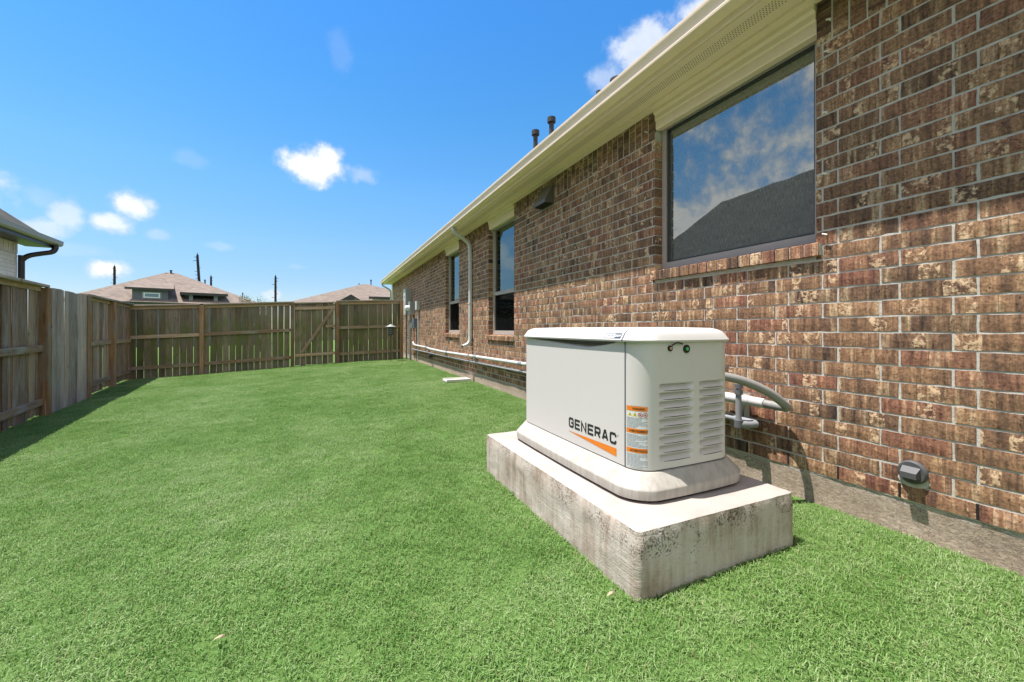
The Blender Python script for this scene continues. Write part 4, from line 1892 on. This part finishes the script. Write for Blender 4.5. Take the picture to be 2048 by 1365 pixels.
YP = FY + .012
for i in range(4):
    xa, xb = bposts[i], bposts[i + 1]
    if i == 2:
        continue
    run_pickets(back, xa + .01, xb - .01, lambda x: gz(x) - .005, lambda x: fence_top(x) - .05, .008, 'wood_mossy', YP)
    for fr_, ht in ((.565, .088), (.135, .088)):
        a, b = xa + .045, xb - .045
        part_beam(back, 'rail', (a, FY - .020, gz(a) + .03 + 1.83 * fr_), (b, FY - .020, gz(b) + .03 + 1.83 * fr_ - .005), .040, ht, 'wood_rail')
    a, b = xa, xb
    part_beam(back, 'top_trim', (a, FY - .012, fence_top(a) - .055), (b, FY - .012, fence_top(b) - .055), .022, .085, 'wood_rail')
    part_beam(back, 'cap', (a - .04, FY - .02, fence_top(a) + .006), (b + .04, FY - .02, fence_top(b) + .006), .140, .036, 'wood_grey')
for x in bposts:
    part_beam(back, 'post', (x, FY - .052, gz(x) - .05), (x, FY - .052, fence_top(x) - .015), .092, .092, 'wood_post')

# gate between the third and fourth post
xa, xb = bposts[2] + .055, bposts[3] - .055
run_pickets(gate, xa, xb, lambda x: gz(x) + .015, lambda x: fence_top(x) - .035, .007, 'wood_mossy', YP + .004)
part_beam(gate, 'cap', (xa, FY - .005, fence_top(xa) - .025), (xb, FY - .005, fence_top(xb) - .025), .10, .034, 'wood_grey')
ga, gb = xa + .01, xb - .01
for fr_, x_a in ((.90, ga), (.155, ga)):
    part_beam(gate, 'rail', (x_a, FY - .018, gz(x_a) + .03 + 1.83 * fr_), (gb, FY - .018, gz(gb) + .03 + 1.83 * fr_), .036, .088, 'wood_rail')
part_beam(gate, 'rail', (.02, FY - .018, gz(0) + .03 + 1.83 * .60), (gb, FY - .018, gz(gb) + .03 + 1.83 * .60), .036, .075, 'wood_rail')
part_beam(gate, 'diagonal_brace', (ga + .17, FY - .0195, gz(ga) + .03 + .36), (gb - .06, FY - .0195, gz(gb) + .03 + 1.60), .038, .088, 'wood_rail')
m = MB()
m.box(gb - .09, gb - .03, FY - .05, FY - .037, gz(gb) + 1.02, gz(gb) + 1.06)
m.build('latch', 'dark_grey', gate)

# side fence on the left, running slightly away from the house towards the corner
left = tag(empty('side_fence'), 'weathered brown wooden fence along the left side of the lawn', 'fence')
PA, PB = Vector((-2.58, .9, 0)), Vector((-4.47, 13.40, 0))


def lpt(y_):
    pts_y = [-2, .9, 6.83, 8.08, 9.79, 11.63, 13.40]
    pts_x = [-2.2, -2.60, -3.47, -3.69, -3.93, -4.23, -4.47]
    return float(np.interp(y_, pts_y, pts_x))


lposts = [.9, 3.3, 5.68, 8.12, 9.86, 11.66, 13.34]
LTOP = lambda y_: .615
LBOT = lambda y_: -1.225
for i in range(len(lposts) - 1):
    ya, yb = lposts[i], lposts[i + 1]
    d = Vector((lpt(yb) - lpt(ya), yb - ya, 0))
    Ls = d.length
    d.normalize()
    nrm = Vector((d.y, -d.x, 0))           # towards the lawn
    ang = math.atan2(d.y, d.x)
    flip = i == 3                           # this bay has its boards on the lawn side
    offp = .064 if flip else -.012
    s_ = .01 if not flip else -.055
    lim = Ls if not flip else Ls + .055
    kb = 0
    while s_ + .05 < lim:
        wd = .139 * rf_.uniform(.97, 1.01)
        p = Vector((lpt(ya), ya, 0)) + d * (s_ + wd / 2) + nrm * (offp + rf_.uniform(-.003, .003) + (.008 if kb % 2 else -.009) * (1 if not flip else .35))
        h0 = LBOT(p.y) + rf_.uniform(-.02, .015) - (.03 if flip else 0)
        h1 = LTOP(p.y) - (.01 + rf_.uniform(0, .014) if flip else .03)
        picket(left, (p.x, p.y, h0), ang, rf_.randrange(8), 'wood_grey' if flip else 'wood_brown', min(wd, lim - s_) / .139, (h1 - h0) / 1.80)
        s_ += wd - (.015 if not flip else -.002)
        kb += 1
    A = Vector((lpt(ya), ya, 0)) + d * .045
    B = Vector((lpt(yb), yb, 0)) - d * .045
    ro = nrm * (.018 if not flip else -.0)
    if not flip:
        for zz in (-.285, -1.045):
            part_beam(left, 'rail', A + ro + Vector((0, 0, zz)), B + ro + Vector((0, 0, zz + rf_.uniform(-.01, .01))), .040, .092, 'wood_rail')
        part_beam(left, 'cap', A - d * .06 + nrm * .02 + Vector((0, 0, .612)), B + d * .06 + nrm * .02 + Vector((0, 0, .612)), .140, .034, 'wood_grey')
        part_beam(left, 'top_trim', A - d * .03 + nrm * .008 + Vector((0, 0, .560)), B + d * .03 + nrm * .008 + Vector((0, 0, .560)), .022, .06, 'wood_rail')
    else:
        part_beam(left, 'edge_board', B + d * .078 + nrm * .074 + Vector((0, 0, -1.26)), B + d * .078 + nrm * .074 + Vector((0, 0, .60)), .036, .036, 'wood_grey')
for y_ in lposts[:-1]:
    q = Vector((lpt(y_), y_, 0)) + Vector((.046, .007, 0))
    wpost = .105
    part_beam(left, 'post', q + Vector((0, 0, -1.33)), q + Vector((0, 0, .585)), wpost, .10, 'wood_post')

# ------------------------------------------------------------------ neighbouring house on the left
nb = tag(empty('neighbour_house'), 'white brick house with dark gutter beyond the left fence', 'house')
EC = Vector((-5.55, 12.8, 1.88))
ED = Vector((.076, -1, 0)).normalized()          # along the eave towards the camera
EN = Vector((-1, -.076, 0)).normalized()         # into the house


def nb_pt(s_, t_, z):
    p = EC + ED * s_ + EN * t_
    return (p.x, p.y, z)


LEN = 24.0
m = MB()
m.add([nb_pt(-.0, 0, 1.94), nb_pt(LEN, 0, 1.94), (-9.4, 11.5, 5.1), (-7.9, -6.5, 5.1)], [(0, 1, 3, 2)])
m.add([nb_pt(0, 0, 1.94), (-9.4, 11.5, 5.1), nb_pt(0, 9.0, 1.94)], [(0, 1, 2)])
m.add([(-9.4, 11.5, 5.1), (-7.9, -6.5, 5.1), nb_pt(LEN, 9.0, 1.94), nb_pt(0, 9.0, 1.94)], [(0, 1, 2, 3)])
m.add([(-7.9, -6.5, 5.1), nb_pt(LEN, 0, 1.94), nb_pt(LEN, 9.0, 1.94)], [(0, 1, 2)])
m.build('roof', 'shingle_dark', nb)
m = MB()
m.loft([[nb_pt(-.02, t_, z) for t_, z in ((-.09, 1.90), (-.10, 1.99), (.0, 1.975), (.0, 1.87), (-.05, 1.87))], [nb_pt(LEN, t_, z) for t_, z in ((-.09, 1.90), (-.10, 1.99), (.0, 1.975), (.0, 1.87), (-.05, 1.87))]])
m.build('gutter', 'gutter_grey', nb)
m = MB()
m.loft([[nb_pt(s_, t_, z) for t_, z in ((.001, 1.80), (.001, 1.93), (.03, 1.93), (.03, 1.80))] for s_ in (-.01, LEN)])
m.build('fascia', 'gutter_dark', nb)
m = MB()
m.loft([[nb_pt(s_, t_, z) for t_, z in ((.03, 1.83), (.50, 1.83), (.50, 1.85), (.03, 1.85))] for s_ in (0, LEN)])
m.build('soffit', 'gutter_dark', nb)
m = MB()
m.loft([[nb_pt(s_, t_, z) for t_, z in ((.458, -1.4), (.458, 1.829), (8.5, 1.829), (8.5, -1.4))] for s_ in (.45, LEN)])
nw = m.build('wall', 'mortar', nb)
bw = MB()
rs = random.Random(21)
z = -.6
rr_ = 0
while z < 1.52:
    s_ = .45 + (0 if rr_ % 2 else -.127)
    while s_ < 7:
        a, b = max(s_, .45), s_ + .244
        bw.cur = rs.random()
        j = rs.uniform(-.002, .002)
        q = [nb_pt(a, .45 + j, z), nb_pt(b, .45 + j, z), nb_pt(b, .45 + j, z + .068), nb_pt(a, .45 + j, z + .068)]
        q2 = [nb_pt(a, .46, z), nb_pt(b, .46, z), nb_pt(b, .46, z + .068), nb_pt(a, .46, z + .068)]
        bw.add(q + q2, [(0, 1, 2, 3), (0, 4, 5, 1), (1, 5, 6, 2), (2, 6, 7, 3), (3, 7, 4, 0)])
        s_ += .254
    z += .078
    rr_ += 1
s_ = .45
while s_ < 7:
    bw.cur = rs.random()
    a, b = s_, s_ + .068
    j = rs.uniform(-.004, .004) - .004
    q = [nb_pt(a, .45 + j, 1.595), nb_pt(b, .45 + j, 1.595), nb_pt(b, .45 + j, 1.825), nb_pt(a, .45 + j, 1.825)]
    q2 = [nb_pt(a, .46, 1.595), nb_pt(b, .46, 1.595), nb_pt(b, .46, 1.825), nb_pt(a, .46, 1.825)]
    bw.add(q + q2, [(0, 1, 2, 3), (0, 4, 5, 1), (1, 5, 6, 2), (2, 6, 7, 3), (3, 7, 4, 0)])
    s_ += .082
tag(bw.build('brickwork', 'brick_pale', nw, rnd=True), None, None, kind='stuff')
# round dark downspout near the corner
ctrl = [nb_pt(.22, -.045, 1.88), nb_pt(.22, -.045, 1.80), nb_pt(.24, .0, 1.71), nb_pt(.30, .15, 1.65), nb_pt(.38, .30, 1.58), nb_pt(.42, .385, 1.48), nb_pt(.42, .40, 1.35), nb_pt(.42, .40, -1.2)]
m = MB()
m.tube(catmull(ctrl, 6), .052, 12)
m.build('downspout', 'gutter_dark', nb, smooth=True)


# ------------------------------------------------------------------ houses far behind the fence
def at(px, py, dist):
    """point seen at a pixel, dist metres straight ahead (setting out far things)"""
    return ray(px, py) * dist


def xf(M, pts):
    return [tuple(M @ Vector(p)) for p in pts]


def loc_at(px, py, yloc, M=None):
    """local x and height of a pixel on the plane y = yloc of a far house"""
    Mi = (M or MA).inverted()
    o_ = Mi @ Vector((0, 0, 0))
    d_ = Mi.to_3x3() @ ray(px, py)
    k_ = (yloc - o_.y) / d_.y
    return o_.x + d_.x * k_, d_.z * k_


# house A: hip roof with two dormers
DA = 36.0
root = tag(empty('far_house'), 'grey house with tan hip roof and window dormer behind the fence', 'house', 'houses beyond the back fence')
pk = at(343, 546, DA)
MA = Matrix.Translation((pk.x, pk.y, 0)) @ Matrix.Rotation(math.atan2(-pk.x, pk.y), 4, 'Z')      # local x to the right, y away
zpk = pk.z
hd = 8.0
zev = 1.9
hl = -loc_at(128, 600, -hd)[0]
hr = loc_at(520, 600, -hd)[0]
slope_f = (zpk - zev) / hd
m = MB()
V_ = xf(MA, [(-hl - .4, -hd, zev), (hr + .4, -hd, zev), (hr + .4, hd, zev), (-hl - .4, hd, zev), (-.35, 0, zpk), (.35, 0, zpk)])
m.add(V_, [(0, 1, 5, 4), (1, 2, 5), (2, 3, 4, 5), (3, 0, 4), (3, 2, 1, 0)])
m.build('roof', 'shingle_brown', root)
m = MB()
m.add(xf(MA, [(x, y_, z) for z in (-1.4, zev - .003) for x, y_ in ((-hl, -hd + .4), (hr, -hd + .4), (hr, hd - .4), (-hl, hd - .4))]), [(0, 1, 5, 4), (1, 2, 6, 5), (2, 3, 7, 6), (3, 0, 4, 7)])
m.build('wall', 'siding_grey', root)


def xbox(m, M, x0, x1, y0, y1, z0, z1):
    m.add(xf(M, [(x0, y0, z0), (x1, y0, z0), (x1, y1, z0), (x0, y1, z0), (x0, y0, z1), (x1, y0, z1), (x1, y1, z1), (x0, y1, z1)]),
          [(3, 2, 1, 0), (4, 5, 6, 7), (0, 1, 5, 4), (1, 2, 6, 5), (2, 3, 7, 6), (3, 0, 4, 7)])


# dormer with a wide window
yd = -7.4
xl, zt_ = loc_at(264, 578, yd)
xr, zbm = loc_at(336, 606, yd)
dm = MB()
xbox(dm, MA, xl, xr, yd, -4.2, zbm - .5, zt_)
dorm = dm.build('dormer', 'siding_grey', root)
m = MB()
x0_, x1_ = xl - .35, xr + .35
m.add(xf(MA, [(x0_, yd - .3, zt_ + .002), (x1_, yd - .3, zt_ + .002), (x1_, yd + 4.4, zt_ + .9), (x0_ + 1.2, yd + 4.4, zt_ + .9), (x0_, yd - .3, zt_ + .10), (x1_, yd - .3, zt_ + .10), (x1_ - .7, yd + 3.5, zt_ + .95), (x0_ + .9, yd + 3.5, zt_ + .95)]),
      [(0, 1, 5, 4), (4, 5, 6, 7), (0, 4, 7), (1, 6, 5), (0, 1, 2, 3)])
m.build('dormer_roof', 'shingle_brown', root)
m = MB()
xbox(m, MA, x0_ - .02, x1_ + .02, yd - .33, yd - .301, zt_ - .05, zt_ + .10)
m.build('dormer_fascia', 'gutter_dark', root)
wl, wt = loc_at(284, 583.5, yd)
wr_, wb = loc_at(323, 599, yd)
m = MB()
xbox(m, MA, wl, wr_, yd - .04, yd - .001, wb, wt)
wn = m.build('window_surround', 'siding_light', root)
wl, wt = loc_at(279 + 8, 585.5, yd)
wr_, wb = loc_at(320, 597, yd)
m = MB()
for a in ((wl, wr_, wt - .07, wt), (wl, wr_, wb, wb + .07), (wl, wl + .07, wb + .07, wt - .07), (wr_ - .07, wr_, wb + .07, wt - .07)):
    xbox(m, MA, a[0], a[1], yd - .08, yd - .041, a[2], a[3])
m.build('window_frame', 'label_white', wn)
m = MB()
xbox(m, MA, wl + .07, wr_ - .07, yd - .055, yd - .0415, wb + .07, wt - .07)
m.build('pane', 'window_glass', wn)
m = MB()
xbox(m, MA, wl + .07, wr_ - .07, yd - .0412, yd - .0405, wb + .07, wt - .07)
m.build('window_backing', 'dark_grey', wn)
# second dormer with an open porch
xl, zt_ = loc_at(372, 588, yd)
xr, zbm = loc_at(444, 606, yd)
m = MB()
xbox(m, MA, xl - .05, xr + .05, yd + .8, -4.6, zbm - .6, zt_)
m.build('porch_wall', 'siding_grey', root)
m = MB()
xbox(m, MA, xl + .4, xr - .4, yd + .75, yd + .799, zbm - .5, zt_ - .05)
m.build('porch_recess', 'void_dark', root)
for px_ in (382, 432):
    a, _ = loc_at(px_ - 4, 600, yd)
    b, _ = loc_at(px_ + 4, 600, yd)
    m = MB()
    xbox(m, MA, a, b, yd + .1, yd + .45, zbm - .5, zt_)
    m.build('column', 'siding_light', root)
x0_, x1_ = xl - .35, xr + .35
xm = (x0_ + x1_) / 2
m = MB()
m.add(xf(MA, [(x0_, yd - .2, zt_ + .01), (x1_, yd - .2, zt_ + .01), (x0_, yd - .2, zt_ + .10), (x1_, yd - .2, zt_ + .10), (xm, yd + 3.6, zt_ + 1.0), (x0_, yd + 4, zt_ + .1), (x1_, yd + 4, zt_ + .1)]),
      [(0, 1, 3, 2), (2, 3, 4), (2, 4, 5), (3, 6, 4), (0, 1, 6, 5)])
m.build('porch_roof', 'shingle_brown', root)
m = MB()
xbox(m, MA, x0_ - .02, x1_ + .02, yd - .23, yd - .201, zt_ - .10, zt_ + .10)
m.build('porch_fascia', 'gutter_dark', root)
for px_, py_, r_ in ((342, 541, .12), (332, 547, .16), (410, 560, .09), (485, 586, .06)):
    x_, z_ = loc_at(px_, py_, -.2)
    zr = zpk - abs(x_) / hl * (zpk - zev) - .4
    m = MB()
    m.tube(xf(MA, [(x_, -.2, zr), (x_, -.2, z_ - .1), (x_, -.2, z_)]), [r_ * .6, r_ * .6, r_], 10)
    m.build('roof_vent', 'pipe_dark', root)

# house B further right, partly behind the brick house
DB = 44.0
root = tag(empty('far_house'), 'house with plain tan hip roof behind the fence next to the brick house', 'house', 'houses beyond the back fence')
pk = at(731, 569, DB)
MB_ = Matrix.Translation((pk.x, pk.y, 0)) @ Matrix.Rotation(math.atan2(-pk.x, pk.y), 4, 'Z')
zpk = pk.z
zev = 2.3
m = MB()
hl, hr, hd = 6.6, 8.4, 6.0
m.add(xf(MB_, [(-hl, -hd, zev), (hr, -hd, zev), (hr, hd, zev), (-hl, hd, zev), (-.3, 0, zpk), (.3, 0, zpk)]), [(0, 1, 5, 4), (1, 2, 5), (2, 3, 4, 5), (3, 0, 4), (3, 2, 1, 0)])
m.build('roof', 'shingle_brown', root)
m = MB()
xbox(m, MB_, -hl + .5, hr - .5, -hd + .5, hd - .5, -1.4, zev - .003)
m.build('wall', 'wall_tan', root)
m = MB()
xbox(m, MB_, .6, hr - 1, -hd - .6, -hd + .3, -1.4, 2.75)
m.build('porch', 'wall_tan', root)
m = MB()
m.add(xf(MB_, [(.3, -hd - .9, 2.75), (hr, -hd - .9, 2.75), (hr, -hd - .9, 2.95), (.3, -hd - .9, 2.95), (1.4, -hd + 2.2, 3.75), (hr - 1.2, -hd + 2.2, 3.75)]), [(2, 3, 4, 5), (0, 3, 4), (1, 5, 2)])
m.build('porch_roof', 'shingle_brown', root)
m = MB()
xbox(m, MB_, .28, hr, -hd - .94, -hd - .901, 2.74, 2.96)
m.build('fascia', 'gutter_dark', root)
m = MB()
m.add(xf(MB_, [(-2.4, -hd - .5, zev + .15), (-.1, -hd - .5, zev + .15), (-1.25, -hd - .5, zev + .85), (-1.25, -hd + 2.4, zev + .85)]), [(0, 1, 2), (0, 2, 3), (1, 3, 2)])
m.build('gable', 'gutter_dark', root)
for px_, py_, r_ in ((742, 560, .09), (718, 567, .05)):
    x_, z_ = loc_at(px_, py_, 0, MB_)
    m = MB()
    m.tube(xf(MB_, [(x_, 0, z_ - 1.1), (x_, 0, z_ - .14), (x_, 0, z_ - .13), (x_, 0, z_)]), [r_ * .6, r_ * .6, r_, r_], 10)
    m.build('roof_vent', 'pipe_dark', root)

# ------------------------------------------------------------------ utility poles
poles = [(229, 533, 84, 4.2, 'dark utility pole rising left of the far tan roof beside the small cloud'), (395, 510, 70, 4.6, 'tallest dark utility pole rising behind the far roof'),
         (422, 553, 92, 3.6, 'short dark utility pole at the right slope of the far roof'), (551, 553, 80, 4.0, 'dark utility pole standing alone right of the far roof')]
for i, (px, py, dist, wpx, lb) in enumerate(poles):
    p = at(px, py, dist)
    pr = tag(empty('utility_pole'), lb, 'utility pole', 'utility poles beyond the houses')
    r_ = wpx / F_PX * dist / 2
    lean = .35 if i == 1 else 0
    m = MB()
    m.tube([(p.x + lean * 2.2, p.y, -1.6), (p.x, p.y, p.z - .5), (p.x, p.y, p.z)], [r_ * 1.25, r_ * .95, r_ * .8], 10)
    m.build('pole', 'pole_wood', pr, smooth=True)
    rs = random.Random(i + 9)
    for k in range(7):
        zz = p.z - .4 - k * .62
        a = rs.uniform(-.5, .5)
        m = MB()
        sx = r_ + rs.uniform(.1, .55)
        sg = rs.choice((-1, 1))
        m.beam((p.x, p.y - r_, zz), (p.x + sg * sx * _c, p.y - r_ - sg * sx * _s, zz + rs.uniform(-.05, .1)), .07, .07)
        m.build('bracket', 'pole_wood', pr)
    m = MB()
    m.tube([(p.x, p.y, p.z), (p.x, p.y, p.z + .35)], [.08, .03], 8)
    m.build('tip', 'pole_wood', pr)


# ------------------------------------------------------------------ shrubs peeping over the back fence
def shrub(px, py, dist, wdt, label):
    top = at(px, py, dist)
    root = tag(empty('shrub'), label, 'shrub', 'shrubs beyond the back fence')
    rs = random.Random(int(px))
    st, lf = MB(), MB()
    for k in range(14):
        a = rs.uniform(0, 6.28)
        rad = rs.uniform(0, wdt)
        tip = Vector((top.x + rad * math.cos(a), top.y + rad * math.sin(a) * .6, top.z - rs.uniform(0, .55) - (0 if k else 0)))
        if k == 0:
            tip = top
        base = Vector((top.x + rs.uniform(-.15, .15), top.y, -1.2))
        mid = (base + tip) / 2 + Vector((rs.uniform(-.2, .2), 0, .2))
        pts = [base, base * .4 + mid * .6, mid, mid * .4 + tip * .6, tip]
        st.tube(pts, [.025, .02, .014, .009, .004], 5)
        for q in range(46):
            f = rs.uniform(.45, 1)
            p = mid.lerp(tip, (f - .45) / .55) + Vector((rs.gauss(0, .10), rs.gauss(0, .10), rs.gauss(0, .07)))
            d1 = Vector((rs.uniform(-1, 1), rs.uniform(-1, 1), rs.uniform(-.4, 1))).normalized() * rs.uniform(.05, .11)
            d2 = d1.cross(Vector((rs.uniform(-1, 1), rs.uniform(-1, 1), rs.uniform(-1, 1)))).normalized() * .022
            lf.cur = rs.random()
            lf.add([p, p + d1 * .5 + d2, p + d1, p + d1 * .5 - d2], [(0, 1, 2, 3)])
    st.build('stems', 'foil_bark', root)
    tag(lf.build('foliage', 'leaf', root, rnd=True), None, None, kind='stuff')


shrub(493, 590, 22, .55, 'thin leafy shrub tips showing over the fence right of the far roof')
shrub(521, 597, 22, .45, 'low leafy shrub just topping the fence left of the lone pole')
shrub(709, 598, 24, .3, 'tiny leafy shrub tip over the fence before the plain roof')


# ------------------------------------------------------------------ grass
def grass_patch(k, size=.26, nbl=800):
    rs = random.Random(900 + k)
    m = MB()
    for i in range(nbl):
        x, y_ = rs.uniform(-size / 2, size / 2), rs.uniform(-size / 2, size / 2)
        h = rs.uniform(.013, .031) * (1.3 if rs.random() < .06 else 1)
        a = rs.uniform(0, 6.283)
        lean = rs.uniform(.15, 1.35)
        wd = rs.uniform(.0009, .0018)
        d = Vector((math.cos(a), math.sin(a), 0))
        s_ = Vector((-d.y, d.x, 0))
        s_ = (s_ * math.cos(rs.uniform(-.8, .8)) + Vector((0, 0, 1)) * 0).normalized()
        b = Vector((x, y_, -.004))
        mid = b + d * h * lean * .35 + Vector((0, 0, h * .62))
        tip = b + d * h * lean * 1.0 + Vector((0, 0, h * max(.30, 1.05 - .5 * lean)))
        m.cur = rs.random()
        m.add([b - s_ * wd, b + s_ * wd, mid + s_ * wd * .8, mid - s_ * wd * .8, tip], [(0, 1, 2, 3), (3, 2, 4)])
    me = bpy.data.meshes.new('grass_patch')
    me.from_pydata(m.v, [], m.f)
    at_ = me.attributes.new('rnd', 'FLOAT', 'FACE')
    at_.data.foreach_set('value', m.r)
    me.materials.append(MATS['grass_blade'])
    o = bpy.data.objects.new('grass_patch', me)
    return o


def build_grass():
    src = bpy.data.collections.new('grass_sources')
    for k in range(5):
        src.objects.link(grass_patch(k))
    rs = random.Random(77)
    pts, rots, scl, idx = [], [], [], []
    step = .180
    y_ = -.6
    while y_ < 13.36:
        x = lpt(min(max(y_, -2), 13.4)) - .02
        while x < W + .03:
            if not (PX0 + .12 < x < PX1 - .12 and PY0 + .12 < y_ < PY1 - .12):
                xx = x + rs.uniform(-.05, .05)
                yy = y_ + rs.uniform(-.05, .05)
                pts.append((xx, yy, gz(xx)))
                rots.append((math.atan(-(gz(xx + .1) - gz(xx - .1)) / .2) * 0, 0, rs.uniform(0, 6.283)))
                scl.append(rs.uniform(.85, 1.2))
                idx.append(rs.randrange(5))
            x += step
        y_ += step
    me = bpy.data.meshes.new('grass')
    me.from_pydata(pts, [], [])
    a = me.attributes.new('rot', 'FLOAT_VECTOR', 'POINT')
    a.data.foreach_set('vector', [v for r in rots for v in r])
    a = me.attributes.new('scl', 'FLOAT', 'POINT')
    a.data.foreach_set('value', scl)
    a = me.attributes.new('idx', 'INT', 'POINT')
    a.data.foreach_set('value', idx)
    o = bpy.data.objects.new('grass', me)
    COL.objects.link(o)
    ng = bpy.data.node_groups.new('grass_nodes', 'GeometryNodeTree')
    ng.interface.new_socket('Geometry', in_out='INPUT', socket_type='NodeSocketGeometry')
    ng.interface.new_socket('Geometry', in_out='OUTPUT', socket_type='NodeSocketGeometry')
    n = ng.nodes
    gi, go = n.new('NodeGroupInput'), n.new('NodeGroupOutput')
    m2p = n.new('GeometryNodeMeshToPoints')
    ci = n.new('GeometryNodeCollectionInfo')
    ci.inputs['Collection'].default_value = src
    ci.inputs['Separate Children'].default_value = True
    ci.inputs['Reset Children'].default_value = True
    iop = n.new('GeometryNodeInstanceOnPoints')
    iop.inputs['Pick Instance'].default_value = True

    def named(nm, typ):
        q = n.new('GeometryNodeInputNamedAttribute')
        q.data_type = typ
        q.inputs['Name'].default_value = nm
        return [s for s in q.outputs if s.enabled and s.name == 'Attribute'][0]
    L = ng.links
    L.new(gi.outputs[0], m2p.inputs[0])
    L.new(m2p.outputs[0], iop.inputs['Points'])
    L.new(ci.outputs[0], iop.inputs['Instance'])
    L.new(named('idx', 'INT'), iop.inputs['Instance Index'])
    e2r = n.new('FunctionNodeEulerToRotation')
    L.new(named('rot', 'FLOAT_VECTOR'), e2r.inputs[0])
    L.new(e2r.outputs[0], iop.inputs['Rotation'])
    L.new(named('scl', 'FLOAT'), iop.inputs['Scale'])
    L.new(iop.outputs[0], go.inputs[0])
    md = o.modifiers.new('grass', 'NODES')
    md.node_group = ng
    tag(o, 'short dense green grass covering the yard', 'grass', kind='stuff')


build_grass()

# a few dead leaves
for i, (px, py, lb) in enumerate(((1220, 1195, 'pale dry leaf on the grass beside the near corner of the slab'), (437, 1283, 'curled pale dry leaf in the grass at the bottom left'))):
    d = ray(px, py)
    p = d * (-.985 / d.z) if i != 1 else d * (-1.04 / d.z)
    m = MB()
    rs = random.Random(i)
    n = 7
    vs = []
    for k in range(n):
        f = k / (n - 1)
        wd = .007 * math.sin(math.pi * (.08 + .9 * f))
        vs += [(p.x + (f - .5) * .030, p.y - wd, p.z + .008 + .008 * math.sin(f * 3)), (p.x + (f - .5) * .030 + .004, p.y + wd, p.z + .012 + .006 * f)]
    m.add(vs, [(2 * k, 2 * k + 2, 2 * k + 3, 2 * k + 1) for k in range(n - 1)])
    tag(m.build('dry_leaf', 'dead_leaf'), lb, 'leaf', 'dry leaves on the lawn')
